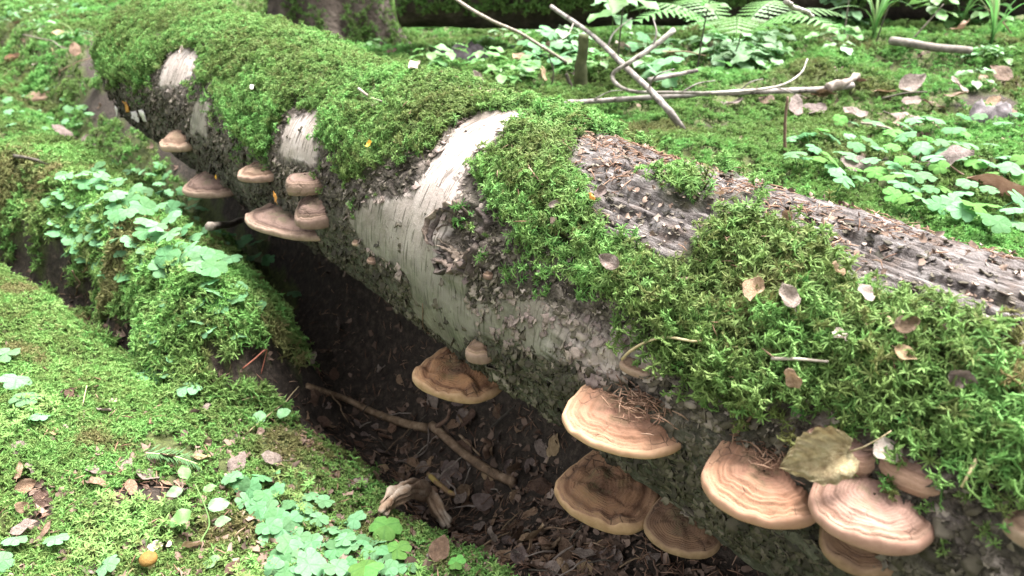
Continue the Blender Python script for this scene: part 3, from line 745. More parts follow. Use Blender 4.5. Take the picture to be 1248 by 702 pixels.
for j, (rad, a0, a1, width, lift, mat) in enumerate(((.050, .9, 3.3, .012, .004, KNOT_D), (.043, 1.0, 3.2, .010, .006, KNOT_M), (.036, .7, 3.5, .010, .002, KNOT_D), (.030, .6, 3.0, .010, .003, KNOT_M), (.022, .4, 3.4, .009, -.004, KNOT_M), (.014, 0., 3.6, .009, -.010, KNOT_D),
                                                 (.044, -1.6, .5, .012, .002, KNOT_M), (.034, -1.4, .6, .010, .001, KNOT_D), (.052, -2.9, -1.9, .010, .002, KNOT_D), (.024, -1.8, .3, .009, -.004, KNOT_M))): fold(j, rad, a0, a1, width, lift, mat)

# ------------------------------------------------------------------ bracket fungi
def cap_mat(name, stops, bump=.35, bd=.0025, nscale=35, dirt=.0):
    m, t, b = new_mat(name, .7); k = N(t); ob = k.obj()
    q = k.attr('band').outputs['Fac']
    w_ = k.math('ADD', q, k.math('MULTIPLY', k.math('SUBTRACT', k.tex(nscale, ob, 4), .5), .10))
    c = k.ramp(w_, stops)
    d = k.tex(110, ob, 5, .75)
    c = k.mix(k.ramp(d, [(.50, (0, 0, 0)), (.75, (.55, .55, .55))]), c, (.13, .085, .06), 'MIX')
    spots = k.ramp(k.tex(18, ob, 4, .7), [(.55, (0, 0, 0)), (.72, (dirt, dirt, dirt))])
    c = k.mix(spots, c, (.09, .06, .045))
    # fine growth lines, crazed crust, greenish film towards the back
    gl = k.math('SINE', k.math('ADD', k.math('MULTIPLY', q, 95.0), k.math('MULTIPLY', k.tex(22, ob, 3), 14.0)))
    c = k.mix(k.math('MULTIPLY', k.ramp(gl, [(.55, (0, 0, 0)), (1.0, (1, 1, 1))]), .19), c, (.12, .065, .04))
    vo = k.n('ShaderNodeTexVoronoi', feature='DISTANCE_TO_EDGE'); vo.inputs['Scale'].default_value = 62; k.l(k.scaled(ob, (1, 1, 1)), vo.inputs['Vector'])
    ck = k.math('MULTIPLY', k.ramp(vo.outputs['Distance'], [(.0, (1, 1, 1)), (.045, (0, 0, 0))]), k.ramp(k.tex(16, ob, 3), [(.50, (0, 0, 0)), (.62, (.8, .8, .8))]))
    c = k.mix(ck, c, (.05, .03, .02))
    c = k.mix(k.math('MULTIPLY', k.ramp(q, [(.25, (1, 1, 1)), (.6, (0, 0, 0))]), k.ramp(k.tex(40, ob, 5, .7), [(.45, (0, 0, 0)), (.65, (.6, .6, .6))])), c, (.075, .085, .035))
    k.l(c, b.inputs['Base Color']); b.inputs['Roughness'].default_value = .88
    hh = k.math('SUBTRACT', k.math('ADD', k.tex(140, ob, 6, .75), k.math('MULTIPLY', gl, .10)), ck)
    k.bump(hh, bump + .25, bd * 1.5, b); return m
PEACH = cap_mat('peach_cap', [(0, (.12, .06, .038)), (.30, (.27, .142, .094)), (.48, (.33, .178, .118)), (.56, (.24, .122, .075)), (.62, (.34, .182, .115)), (.76, (.28, .145, .088)), (.84, (.37, .208, .128)), (1, (.38, .22, .14))], dirt=.5)
PINKC = cap_mat('pinkish_cap', [(0, (.17, .100, .080)), (.40, (.29, .175, .138)), (.72, (.32, .195, .150)), (.82, (.18, .10, .07)), (.88, (.33, .20, .145)), (1, (.35, .22, .155))], dirt=.5)
BROWN = cap_mat('brown_cap', [(0, (.07, .035, .02)), (.35, (.16, .082, .045)), (.62, (.21, .112, .062)), (.74, (.10, .048, .026)), (.82, (.23, .13, .075)), (1, (.25, .145, .085))], dirt=.55, bump=.6)
RUST = cap_mat('rusty_cap', [(0, (.10, .055, .035)), (.35, (.19, .092, .045)), (.60, (.27, .14, .07)), (.74, (.12, .055, .028)), (.82, (.28, .155, .08)), (1, (.30, .175, .095))], dirt=.6, bump=.6)
GREYB = cap_mat('grey_brown_cap', [(0, (.075, .048, .038)), (.40, (.135, .088, .070)), (.66, (.17, .112, .090)), (.78, (.060, .035, .026)), (.86, (.21, .14, .105)), (1, (.25, .17, .13))], dirt=.7)
TANC = cap_mat('tan_cap', [(0, (.11, .068, .047)), (.5, (.22, .145, .10)), (.75, (.12, .073, .048)), (.85, (.27, .18, .125)), (1, (.30, .21, .155))], dirt=.65)
DARKB = cap_mat('dark_brown_cap', [(0, (.07, .04, .025)), (.5, (.15, .085, .05)), (.8, (.11, .06, .035)), (1, (.20, .125, .08))], dirt=.5)
def plain(name, a, c): return simple(name, [(.3, a), (.7, c)], 60, .8, .35, .0015)
RIM_PEACH = plain('peach_margin', (.29, .155, .098), (.38, .225, .15)); RIM_PINK = plain('pink_margin', (.27, .155, .108), (.37, .23, .165))
RIM_BROWN = plain('tan_margin', (.20, .11, .06), (.31, .19, .115)); RIM_GREY = plain('buff_margin', (.17, .11, .08), (.29, .205, .155))
RIM_DARK = plain('brown_margin', (.13, .075, .045), (.24, .15, .095))
PORE = plain('brown_pores', (.17, .115, .07), (.26, .185, .125)); PORE_Y = plain('yellowish_pores', (.26, .235, .12), (.37, .34, .20)); PORE_P = plain('pale_pores', (.38, .32, .26), (.50, .44, .38))
def bracket(label, L, Rp, F, At, mats, thick=.03, drop=.012, wrinkle=.0, rings=3, wav=.05, seed=0, tilt=0.0, dome=.38, ra=.26, lobes=(), z=None, side=0.0):
    s, t, P = on_log(*At)
    zr = P[2] - drop
    l, r, f = plane(*L, zr), plane(*Rp, zr), plane(*F, zr)
    ex = r - l; wd = np.linalg.norm(ex); ex /= wd; ey = np.cross(ex, UP); ey = ey if ey @ NH > 0 else -ey
    c = (l + r) / 2; yf = max((f - c) @ ey, .012); ax_d = (c - C0) @ NH; yb = max(.16, ax_d - .10) if ax_d > 0 else .16
    yb = min(yb, .22) * .9
    yb = max(.35 * wd, min(yb, wd * .75))
    root = empty('bracket_fungus', label, 'bracket fungus', tuple(c), 'bracket fungi growing on the fallen log')
    M = Matrix(((ex[0], ey[0], 0), (ex[1], ey[1], 0), (0, 0, 1))).to_4x4()
    if np.cross(ex, ey)[2] < 0: M = Matrix(((-ex[0], ey[0], 0), (-ex[1], ey[1], 0), (0, 0, 1))).to_4x4()
    root.matrix_world = Matrix.Translation(Vector(c)) @ M @ Matrix.Rotation(-tilt, 4, 'X') @ Matrix.Rotation(side, 4, 'Y')
    nphi = 84; ph = np.linspace(0, 2 * math.pi, nphi, endpoint=False)
    def outline(q, p):
        cx, sy = np.cos(p), np.sin(p)
        X = wd / 2 * np.sign(cx) * np.abs(cx) ** .92; Y = np.where(sy > 0, yf * np.abs(sy) ** .95, -yb * np.abs(sy))
        wav_ = wav * .7; k = q * (1 + wav_ * noise(np.cos(p) * 1.6 + seed, np.sin(p) * 1.6, seed * 1.3 + q * .8) + .5 * wav_ * noise(np.cos(p) * 4 + seed, np.sin(p) * 4, seed * 2.))
        return X * k, Y * k
    def top(q, p, X, Y):
        zz = thick * dome * (1 - q ** 2.2) + thick * .35 * np.clip(-Y / yb, 0, 1)
        for j in range(rings):
            qq = .45 + .5 * (j + .6 + .3 * math.sin(j * 5 + seed)) / rings + .03 * noise(np.cos(p) * 2 + j, np.sin(p) * 2, seed)
            am = ra * (.7 + .6 * noise(np.cos(p) * 1.3 + seed, np.sin(p) * 1.3, j * 2.)); zz = zz - am * thick * (.09 + .05 * j / rings) * sstep(qq - .035, qq + .03, q) + am * thick * .10 * np.exp(-((q - qq + .05) / .03) ** 2) - am * thick * .07 * np.exp(-((q - qq) / .018) ** 2)
        zz = zz + wrinkle * thick * (np.abs(noise(X * 34 + seed, Y * 34, seed)) - .2) * sstep(.15, .5, q) * (1 - sstep(.85, 1, q)) * 2
        return zz + thick * .14 * fbm(X * 45 + seed, Y * 45, seed, 3)
    def ringmesh(qs, fz, name, mat, band=True, close=None, sh=0):
        b = MB(); V, A = [], []
        for i, (q, extra) in enumerate(qs):
            X, Y = outline(q, ph); V.append(np.stack([X, Y, fz(q, ph, X, Y) + extra], -1)); A.append(np.full(nphi, q))
        b.add(np.concatenate(V), [tuple(x) for x in grid_faces(len(qs), nphi, True)], 0, np.concatenate(A))
        return link(name, b.mesh(name, mat, 'band'), root)
    qs = np.concatenate([np.linspace(.02, .5, 8), np.linspace(.54, .93, 22)])
    ringmesh([(q, 0) for q in qs], top, 'cap', mats[0])
    X, Y = outline(.93, ph); z93 = top(.93, ph, X, Y); hb = thick * .42
    prof = [(.93, 0.), (.965, .06), (.99, .22), (1.0, .45), (.995, .68), (.97, .88), (.93, 1.0)]
    b = MB(); V, A = [], []
    for q, d in prof:
        X, Y = outline(q, ph); groove = .05 * thick * np.sin(d * 3 * math.pi) * 0
        V.append(np.stack([X, Y, z93 * (1 - d) + (-hb) * d + groove], -1)); A.append(np.full(nphi, q))
    b.add(np.concatenate(V), [tuple(x) for x in grid_faces(len(prof), nphi, True)], 0, np.concatenate(A))
    link('margin', b.mesh('margin', mats[1], 'band'), root)
    ringmesh([(q, 0) for q in (.93, .8, .6, .35, .05)], lambda q, p, X, Y: -hb - thick * .35 * (.93 - q) + 0 * p, 'pore_surface', mats[2])
    for (lx, ly, lz, lr, lt) in lobes:                 # smaller tier grown on the same body
        b = MB(); V = []; n2 = 40; p2 = np.linspace(0, 2 * math.pi, n2, endpoint=False)
        for q, zz in ((.05, 1.0), (.4, .92), (.7, .75), (.82, .78), (.93, .5), (1.0, .05), (.95, -.45), (.6, -.6)):
            k = q * (1 + .10 * noise(np.cos(p2) * 1.7, np.sin(p2) * 1.7, seed + lx * 50))
            V.append(np.stack([lx + lr * np.cos(p2) * k, ly + lr * .8 * np.sin(p2) * k, lz + lt * zz + .1 * lt * noise(np.cos(p2) * 3 * q, np.sin(p2) * 3 * q, seed) + 0 * p2], -1))
        b.add(np.concatenate(V), [tuple(x) for x in grid_faces(8, n2, True)], 0, np.repeat([.1, .4, .7, .82, .93, 1, .9, .6], n2))
        link('lobe', b.mesh('lobe', mats[0], 'band'), root)
    return root, P
pe = (PEACH, RIM_PEACH, PORE); pk = (PINKC, RIM_PINK, PORE); br_ = (BROWN, RIM_BROWN, PORE); ru = (RUST, RIM_BROWN, PORE); gy = (GREYB, RIM_GREY, PORE_P); tn_ = (TANC, RIM_GREY, PORE_P); dk = (DARKB, RIM_DARK, PORE)
F8, _ = bracket('broad peach bracket fungus with needles heaped on its back edge', (689, 492), (839, 530), (752, 546), (768, 484), pe, .030, .016, rings=4, wav=.03, seed=1)
F11, _ = bracket('peach orange ridged bracket fungus under the withered olive leaf', (858, 566), (1004, 612), (905, 622), (935, 552), pe, .036, .018, rings=4, wav=.04, seed=2)
F12, _ = bracket('lumpy pinkish bracket fungus with a small pale leaf on top', (988, 592), (1141, 644), (1052, 656), (1070, 582), pk, .034, .018, rings=2, wav=.05, seed=3, lobes=((-.030, -.040, .026, .040, .016), (.034, -.036, .022, .034, .015)))
F9, _ = bracket('wrinkled brown bracket fungus low in the shade under the log', (681, 580), (786, 634), (722, 632), (750, 580), br_, .040, .02, wrinkle=.17, rings=2, wav=.08, seed=4, tilt=.12)
F10, _ = bracket('smooth dark brown bracket fungus at the foot of the log', (786, 630), (878, 662), (818, 666), (842, 632), dk, .028, .012, rings=1, wav=.03, seed=5, tilt=.15)
F15, _ = bracket('shadowed dark bracket fungus beneath the lumpy pinkish one', (1000, 650), (1112, 672), (1046, 690), (1060, 655), dk, .03, .012, rings=2, wav=.05, seed=6, tilt=.1)
F7, _ = bracket('cracked rusty brown bracket fungus below the round knob', (507, 446), (607, 474), (540, 480), (556, 440), ru, .034, .018, wrinkle=.24, rings=2, wav=.06, seed=7)
F6, _ = bracket('small round banded knob of a fungus on bare bark', (568, 424), (602, 430), (583, 436), (587, 418), tn_, .030, .016, rings=2, wav=.02, seed=8, dome=.55)
F13, _ = bracket('small tan nub of a fungus beside the hanging yellow root', (756, 440), (797, 455), (773, 453), (780, 440), tn_, .014, .008, rings=1, wav=.04, seed=9)
F1, _ = bracket('small tan bracket fungus highest up the far end of the log', (196, 172), (246, 172), (220, 179), (222, 163), tn_, .036, .016, rings=2, wav=.07, seed=10, dome=.55)
F2, _ = bracket('purplish brown bracket fungus with a yellow scrap on top', (223, 226), (296, 227), (258, 236), (262, 214), gy, .034, .022, rings=3, wav=.05, seed=11, dome=.55)
F3, _ = bracket('pale buff bracket fungus with crumbly bark at its right end', (289, 212), (344, 211), (312, 217), (322, 202), tn_, .026, .012, rings=1, wav=.05, seed=12)
F4, _ = bracket('wide buff bracket fungus with an orange leaf on it', (303, 258), (409, 284), (345, 285), (362, 262), (GREYB, RIM_GREY, PORE_Y), .030, .014, rings=3, wav=.07, seed=13)
F5, _ = bracket('grey two tiered bracket fungus perched above the wide buff one', (358, 262), (411, 258), (382, 270), (392, 248), gy, .040, .022, rings=2, wav=.05, seed=14, dome=.6, lobes=((.012, -.03, .045, .040, .022),))
F14, _ = bracket('pale bracket fungus cut off by the right edge', (1226, 628), (1290, 665), (1245, 650), (1262, 618), tn_, .024, .012, rings=1, seed=15)
for lab, x, y, r_ in (('tiny buff fungus button left of the white bark stripe', 436, 293, 6), ('tiny tan fungus button on the rough bark at the white stripe', 455, 315, 7), ('tiny tan fungus button below the knot', 597, 332, 8)):
    bracket(lab, (x - r_, y), (x + r_, y + 2), (x, y + r_ * .6), (x, y - 2), tn_, .012, .005, rings=1, seed=x)

# ------------------------------------------------------------------ leaves
def leaf_mesh(seed, mat, fold=.25, curl=.35, aspect=.72, wave=.06, n=11, m=7, petiole=.35, serr=.03):
    """Unit leaf along +Y with a stalk, edges curled."""
    r = np.random.default_rng(seed); b = MB(); u = np.linspace(0, 1, n); v = np.linspace(-1, 1, m)
    uu, vv = np.meshgrid(u, v, indexing='ij')
    wd = aspect * .5 * (np.sin(np.pi * np.clip(uu, .02, .985) ** .76) ** .66 + .02) * (1 + serr * (-1) ** np.arange(n))[:, None]
    X = vv * wd; Y = uu + .04 * (1 - np.abs(vv)) * (uu - .5)
    Z = fold * np.abs(vv) * wd + curl * ((uu - .5) ** 2 - .1) + wave * np.sin(uu * 9 + r.uniform(0, 6) + 2 * vv) * np.abs(vv) + .05 * noise(uu * 3 + seed, vv * 2, seed)
    k = r.uniform(-.5, .5); Z = Z + k * X * uu * 1.2
    b.add(np.stack([X, Y, Z], -1).reshape(-1, 3), grid_faces(n, m))
    if petiole: b.tube([[0, .02, Z[0, m // 2]], [0, -.5 * petiole, -.02], [.04 * k, -petiole, .02]], [.018, .014, .010], 4)
    return b.mesh('dead_leaf', mat)
DL = [leaf_mesh(100 + i, DEAD[i % 3], fold=[.2, -.3, .45, .1][i % 4], curl=[.3, -.35, .6, .15][i % 4], aspect=.62 + .05 * (i % 4), petiole=.28 if i % 2 else 0) for i in range(12)]
LM_D = {'the weathered wood': (505, 610), 'the cut end of the thick stick': (622, 588), 'the wrinkled brown fungus': (732, 605), 'the smooth dark brown fungus': (830, 645), 'the broken tan stick': (430, 490),
        'the upright root': (594, 530), 'the rusty fungus': (555, 460), 'the yellowish stick': (540, 593), 'the spruce sprig': (210, 560), 'the seedling': (245, 620), 'the red thread root': (315, 440),
        'the thin bent twig': (512, 545), 'the thick end of the stick': (540, 530), 'the big wood sorrel': (475, 650), 'the lone small wood sorrel': (556, 684), 'the bare stalk': (93, 340), 'the round banded knob': (585, 425), 'the two leaved sprout': (330, 505)}
LM_S = {'the bare stalk': (93, 330), 'the grey poking stick': (280, 272), 'the straight pale twig': (78, 263), 'the purplish brown fungus': (258, 226), 'the furrow': (130, 350), 'the flat tan cap': (45, 116), 'the dark arched twig': (50, 196),
        'the seedling': (250, 640), 'the weathered wood': (490, 620), 'the big wood sorrel': (470, 640), 'the two leaved sprout': (330, 520), 'the bare leafy patch': (190, 610), 'the bottom edge': (380, 702),
        'the orange brown leaf': (1180, 212), 'the pinkish leaf': (1130, 195), 'the pale leaf at the log edge': (1025, 195), 'the dark wood chunk': (1210, 138), 'the brown stalk': (957, 170), 'the bare log strip': (1100, 265), 'the right edge': (1248, 200),
        'the leaning birch branch': (730, 50), 'the mossy stake': (708, 90), 'the fork of branches': (760, 80), 'the thin grey branch': (640, 45), 'the upper left corner': (0, 0), 'the brown bark scrap': (20, 55)}
def where(px, py, lm):
    k = min(lm, key=lambda n_: (lm[n_][0] - px) ** 2 + (lm[n_][1] - py) ** 2); dx, dy = px - lm[k][0], py - lm[k][1]; d = math.hypot(dx, dy)
    side = ('right of' if dx > 0 else 'left of') if abs(dx) > abs(dy) else ('below' if dy > 0 else 'above')
    return ('close ' if d < 24 else '') + side + ' ' + k
SEEN = set()
def uniq(label, px, py, lm):
    """A label already taken says more: what else it lies towards."""
    ks = sorted(lm, key=lambda n_: (lm[n_][0] - px) ** 2 + (lm[n_][1] - py) ** 2)
    full = label
    for k in ks[1:5]:
        if full not in SEEN: break
        full = label + ' towards ' + k.replace('the ', '', 1)
        if len(full.split()) > 16: full = label
    SEEN.add(full); return full
def leaf_look(me):
    i = DL.index(me); return ('brown', 'grey', 'tan')[i % 3] + ' ' + ('cupped', 'arched', 'curled', 'flat')[i % 4] + (' stalked' if i % 2 else '')
def dead_on_ground(px, py, size, label, group=None, me=None, up=None, cat='leaf', flat=.35):
    up = up or (.006 if group else .018); p = on_ground(px, py, up); me = me or random.choice(DL); o = link('dead_leaf', me)
    if group: label = ('small ' if size < .033 else '') + leaf_look(me) + ' dead leaf ' + where(px, py, LM_D); label = uniq(label, px, py, LM_D)
    tag(o, label, cat, group)
    zz = Vector(gnrm(p[0], p[1])) + Vector(rng.normal(size=3) * flat)
    put(o, p, zz, random.uniform(0, 6.28), size); return o
def dead_on_log(px, py, size, label, me, yaw=None, up=.012, name='dead_leaf', cat='leaf', lean=(0, 0, 0), group=None):
    s, t, p = on_log(px, py, up); o = link(name, me); tag(o, label, cat, group)
    put(o, p, Vector(lognrm(t)) + Vector(lean), random.uniform(0, 6.28) if yaw is None else yaw, size * .72); return o
def fill(poly, n, gap, tries=40):
    xs = [p[0] for p in poly]; ys = [p[1] for p in poly]; out = []
    for _ in range(n * tries):
        if len(out) >= n: break
        x, y = random.uniform(min(xs), max(xs)), random.uniform(min(ys), max(ys))
        if not inpoly(np.array(x), np.array(y), poly): continue
        if all((x - a) ** 2 + (y - b) ** 2 > gap ** 2 for a, b in out): out.append((x, y))
    return out
G_L = 'dead leaves lying on the ground by the log'
for x, y in fill([(400, 480), (470, 520), (560, 560), (640, 600), (700, 650), (840, 700), (560, 702), (480, 650), (420, 590), (340, 520)], 120, 11.5):
    dead_on_ground(x, y, random.uniform(.026, .048), 'brown dead leaf in the litter between moss and log', G_L)
for x, y in fill([(520, 470), (640, 520), (690, 570), (670, 600), (600, 570), (530, 520)], 22, 14):
    dead_on_ground(x, y, random.uniform(.03, .05), 'dead leaf in the dark hollow beside the tan sticks', G_L)
for x, y in fill([(360, 420), (420, 400), (500, 440), (470, 480), (390, 470)], 6, 22):
    dead_on_ground(x, y, random.uniform(.03, .045), 'dead leaf in the deep shade under the middle of the log', G_L)
for x, y in fill([(160, 575), (215, 565), (240, 610), (205, 655), (160, 630)], 9, 12):
    dead_on_ground(x, y, random.uniform(.022, .036), 'brown leaf heaped in the bare patch amid the moss', 'leaves in the bare patch of moss')
for x, y in fill([(120, 360), (170, 400), (215, 440), (280, 450), (250, 470), (180, 460)], 9, 14):
    dead_on_ground(x, y, random.uniform(.025, .04), 'dead leaf in the furrow below the mossy hump', 'leaves in the furrow')
for x, y in fill([(640, 640), (700, 650), (760, 690), (700, 702), (620, 690)], 8, 18):
    dead_on_ground(x, y, random.uniform(.03, .05), 'grey brown leaf near the bottom edge in the litter', G_L)
for x, y, sz, mi, lab in ((48, 598, .045, 0, 'dark curled leaf on moss at the left edge'), (18, 597, .03, 2, 'small pale brown leaf beside the dark curled leaf'), (104, 607, .034, 4, 'grey leaf lying alone on the bright moss'),
                          (146, 573, .040, 1, 'brown leaf beside the spruce sprig'), (166, 575, .036, 4, 'grey folded leaf touching the spruce sprig'), (256, 558, .032, 2, 'tan curled leaf right of the spruce sprig'),
                          (280, 575, .044, 1, 'long grey brown leaf on moss right of the spruce sprig'), (345, 560, .045, 1, 'grey leaf at the edge of the dark litter'), (46, 655, .03, 5, 'reddish scrap of leaf by the left clover'),
                          (14, 648, .04, 4, 'grey leaf at the left edge under the clover'), (585, 637, .030, 7, 'grey white leaf beside the weathered wood'), (600, 660, .034, 4, 'grey leaf below the weathered wood'),
                          (556, 615, .032, 10, 'brown leaf touching the weathered wood'), (530, 685, .05, 0, 'wide brown leaf in front of the weathered wood'), (700, 672, .034, 7, 'pale grey leaf below the wrinkled fungus'),
                          (665, 694, .048, 3, 'brown leaf at the bottom middle'), (20, 582, .030, 5, 'tan leaf flat on moss at the far left'), (292, 690, .036, 6, 'reddish leaf at the bottom under the sorrel'), (160, 585, .03, 8, 'folded brown leaf left of the bare patch')):
    dead_on_ground(x, y, sz, lab, me=DL[mi])
for x, y, lab, me_ in ((196, 661, 'white bleached leaf behind the yellow mushroom', PALE_LEAF), (75, 531, 'pale leaf scrap on the bright moss', PALE_LEAF), (107, 509, 'small pale leaf scrap uphill on moss', PALE_LEAF)):
    dead_on_ground(x, y, .026, lab, me=leaf_mesh(int(x), me_, petiole=0, curl=.2), flat=.1, up=.012)
# on the log
def withered_mesh():
    b = MB(); n, m = 34, 23; uu, vv = np.meshgrid(np.linspace(0, 1, n), np.linspace(-1, 1, m), indexing='ij')
    wd = .46 * np.sin(np.pi * np.clip(uu, .015, .99) ** .62) ** .62 * (1 + .05 * np.sin(uu * 40) * np.abs(vv) + .16 * noise(uu * 4, vv * .6, 2.))
    X = vv * wd * (.80 + .2 * np.cos(vv * 1.4)); Y = uu - .10 * np.abs(vv) * (1 - uu) + .05 * noise(uu * 3, vv * 3, 5.)
    rib = .030 * np.sin((uu * 1.0 - .45 * np.abs(vv)) * 42) * np.abs(vv) ** .5                     # side veins pleat the blade
    Z = .34 * np.where(vv > 0, 1.25, .35) * np.abs(X) - .55 * (uu - .45) ** 2 + rib + .13 * noise(uu * 2.6, vv * 1.7, 8.) + .16 * np.clip(vv, 0, 1) ** 2 * np.sin(uu * 5) - .25 * np.clip(-vv - .55, 0, 1) * uu
    b.add(np.stack([X, Y, Z], -1).reshape(-1, 3), grid_faces(n, m))
    b.tube([[0, .95 * 0 + .03, Z[1, 11]], [.02, -.2, -.03], [.09, -.45, .04], [.16, -.62, .02]], [.020, .014, .011, .009], 5)
    mid = [[0, y, float(np.interp(y, uu[:, 11], Z[:, 11])) - .004] for y in np.linspace(.02, .92, 14)]; b.tube(mid, np.linspace(.016, .005, 14), 5)
    return b.mesh('withered_leaf', OLIVE_LEAF)
OL = withered_mesh(); OL.name = 'withered_leaf'
s, t, p = on_log(978, 534, .030)
o = link('withered_leaf', OL); tag(o, 'large withered olive leaf with a stalk between two bracket fungi', 'leaf')
put(o, p + np.array([.026, -.034, .012]), Vector((-.50, -.68, .62)), R(100), .060)
WS = lambda seed, mat, **k: leaf_mesh(seed, mat, **k)
for x, y, sz, mat, lab, up in ((922, 341, .040, DEAD[2], 'tan brown curled leaf standing in the moss', .030), (968, 375, .036, DEAD[1], 'grey brown leaf sunk in moss below the tan one', .026), (1030, 414, .026, PALE_LEAF, 'small whitish brown leaf deep in the near moss', .026),
                               (1048, 346, .026, PALE_LEAF, 'small white leaf at the top of the near moss', .028), (750, 322, .034, DEAD[1], 'pinkish leaf stuck upright in hanging moss', .022), (738, 229, .026, DEAD[1], 'brown leaf on the moss edge by the bare strip', .020),
                               (682, 248, .024, DEAD[1], 'pinkish scrap in the middle moss', .022), (1155, 455, .032, DEAD[1], 'grey brown leaf on the moss near the right edge', .026), (975, 471, .028, DEAD[2], 'tan scrap in the moss above the peach fungi', .022),
                               (448, 174, .024, YELLOW_LEAF, 'yellow leaf hanging on the far moss', .030), (308, 104, .020, WHITE_CHIP, 'white chip lying on the far moss', .034), (222, 57, .035, PALE_LEAF, 'pale upright leaf near the log far end', .034),
                               (511, 76, .040, PALE_LEAF, 'pale leaf flat on top of the far moss', .030), (1020, 325, .030, DEAD[2], 'tan leaf scrap beside the small white leaf', .026), (1090, 400, .030, DEAD[0], 'dark brown leaf beside a twig in near moss', .020),
                               (1092, 424, .026, DEAD[2], 'reddish brown leaf below the twig in near moss', .020), (872, 238, .022, DEAD[2], 'orange brown scrap at the corner of the bare strip', .016), (955, 256, .02, DEAD[2], 'small brown cone scale in moss by the bare strip', .02), (720, 236, .02, ORANGE_LEAF, 'rusty scrap of leaf on the middle moss', .02)):
    dead_on_log(x, y, sz, lab, leaf_mesh(int(x * 3 + y), mat, fold=.55, curl=.75, wave=.10, petiole=0 if x % 2 else .2), up=up + .006, lean=tuple(rng.normal(size=3) * .6 + np.array([-.1, -.3, .1])))
dead_on_log(336, 246, .030, 'orange leaf curled on the wide buff fungus', leaf_mesh(77, ORANGE_LEAF, curl=.5), up=.03)
dead_on_log(266, 217, .022, 'yellow scrap on the purplish brown fungus', leaf_mesh(78, YELLOW_LEAF, curl=.4, petiole=0), up=.045)
p = np.array(F12.matrix_world.translation) + np.array([0, .012, .045])
o = link('dead_leaf', leaf_mesh(79, PALE_LEAF, fold=.15, curl=-.25, aspect=.85, petiole=0)); tag(o, 'small pale leaf resting on the lumpy pinkish fungus', 'leaf'); put(o, p, Vector((-.1, -.25, 1)), R(-70), .026)

# ------------------------------------------------------------------ fine litter
NEEDLE_M = flake_mat('dry_needle', [(.2, (.075, .038, .024)), (.6, (.17, .095, .06)), (1, (.30, .20, .14))])
CRUMB_M = flake_mat('leaf_crumb', [(.1, (.035, .024, .018)), (.45, (.11, .072, .053)), (.8, (.22, .155, .12)), (1.1, (.40, .32, .27))])
def needle(seed):
    r = np.random.default_rng(seed); b = MB(); k = r.normal() * .12
    b.tube([[-.5, 0, 0], [0, k, .05], [.5, 0, 0]], [.03, .045, .02], 4); return b.mesh('needle', NEEDLE_M)
def crumb(seed):
    r = np.random.default_rng(seed); b = MB(); n = 8; a = np.linspace(0, 2 * math.pi, n, endpoint=False); rr = r.uniform(.3, .55, n)
    b.add(np.concatenate([[[0, 0, .06 * r.normal()]], np.stack([rr * np.cos(a), rr * .7 * np.sin(a), .16 * r.normal(size=n)], -1)]), [(0, i + 1, (i + 1) % n + 1) for i in range(n)]); return b.mesh('leaf_crumb', CRUMB_M)
NEED = unlinked('needles', [needle(i) for i in range(3)]); CRUMBS = unlinked('crumbs', [crumb(i) for i in range(6)])
def in_px(n, poly):
    g = gpoly(poly); xs = [p[0] for p in g]; ys = [p[1] for p in g]
    x, y = rng.uniform(min(xs), max(xs), n), rng.uniform(min(ys), max(ys), n); k = inpoly(x, y, g); return x[k], y[k]
u = gscatter(42000, .6, 4.6, lambda x, y: ((litter(x, y) & (rng.uniform(0, 1, len(x)) < np.clip(.55 + 1.2 * fbm(x * 7, y * 7, 51., 3), .1, 1) * np.where((dlog(x, y)[1] > .75) & (dlog(x, y)[0] < .38), .3, 1))) | (rng.uniform(0, 1, len(x)) < np.where((dlog(x, y)[0] < .85) & (dlog(x, y)[1] < 1.2), .38, .06))) & ((dlog(x, y)[0] > -.25) | (np.hypot(x, y) > 2)))  # fewer light crumbs in the hollow: darker soil there stands in for shade
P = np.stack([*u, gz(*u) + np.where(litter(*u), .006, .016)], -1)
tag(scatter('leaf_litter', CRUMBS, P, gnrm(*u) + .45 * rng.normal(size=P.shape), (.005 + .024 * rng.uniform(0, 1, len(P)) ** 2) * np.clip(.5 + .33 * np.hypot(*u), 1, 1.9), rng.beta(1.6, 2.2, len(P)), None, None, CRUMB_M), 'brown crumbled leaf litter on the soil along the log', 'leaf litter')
u2 = gscatter(15000, .6, 3.0, lambda x, y: (litter(x, y) | (rng.uniform(0, 1, len(x)) < .16)) & (dlog(x, y)[0] > -.25))
P = np.stack([*u2, gz(*u2) + np.where(litter(*u2), .010, .018)], -1)
tag(scatter('needle_litter', NEED, P, gnrm(*u2) + .30 * rng.normal(size=P.shape), rng.uniform(.010, .026, len(P)), None, None, None, NEEDLE_M), 'brown dry needles strewn over the ground', 'needles')
n = 10000; s = rng.uniform(-.35, 1.2, n); t = rng.uniform(-.7, 1.2, n); g_ = gsample(G_STRIP, s, t); m_ = gsample(G_MOSS, s, t)
k_ = rng.uniform(0, 1, n) < np.clip(g_ * 1.0 * sstep(-.25, .3, fbm(s * 7, t * 2, 2.5, 3)) + .035 * m_, 0, 1); s, t = s[k_], t[k_]; P = logpt(s, t, .003 + .014 * gsample(G_MOSS, s, t))
tag(scatter('log_needle_litter', NEED, P, lognrm(t) + .25 * rng.normal(size=P.shape), rng.uniform(.007, .020, len(P)), None, None, None, NEEDLE_M), 'reddish brown needles lying on the bare strip of the log', 'needles')
n = 9000; s = rng.uniform(-.35, 1.2, n); t = rng.uniform(-.7, 1.2, n); g_ = gsample(G_STRIP, s, t); m_ = gsample(G_MOSS, s, t)
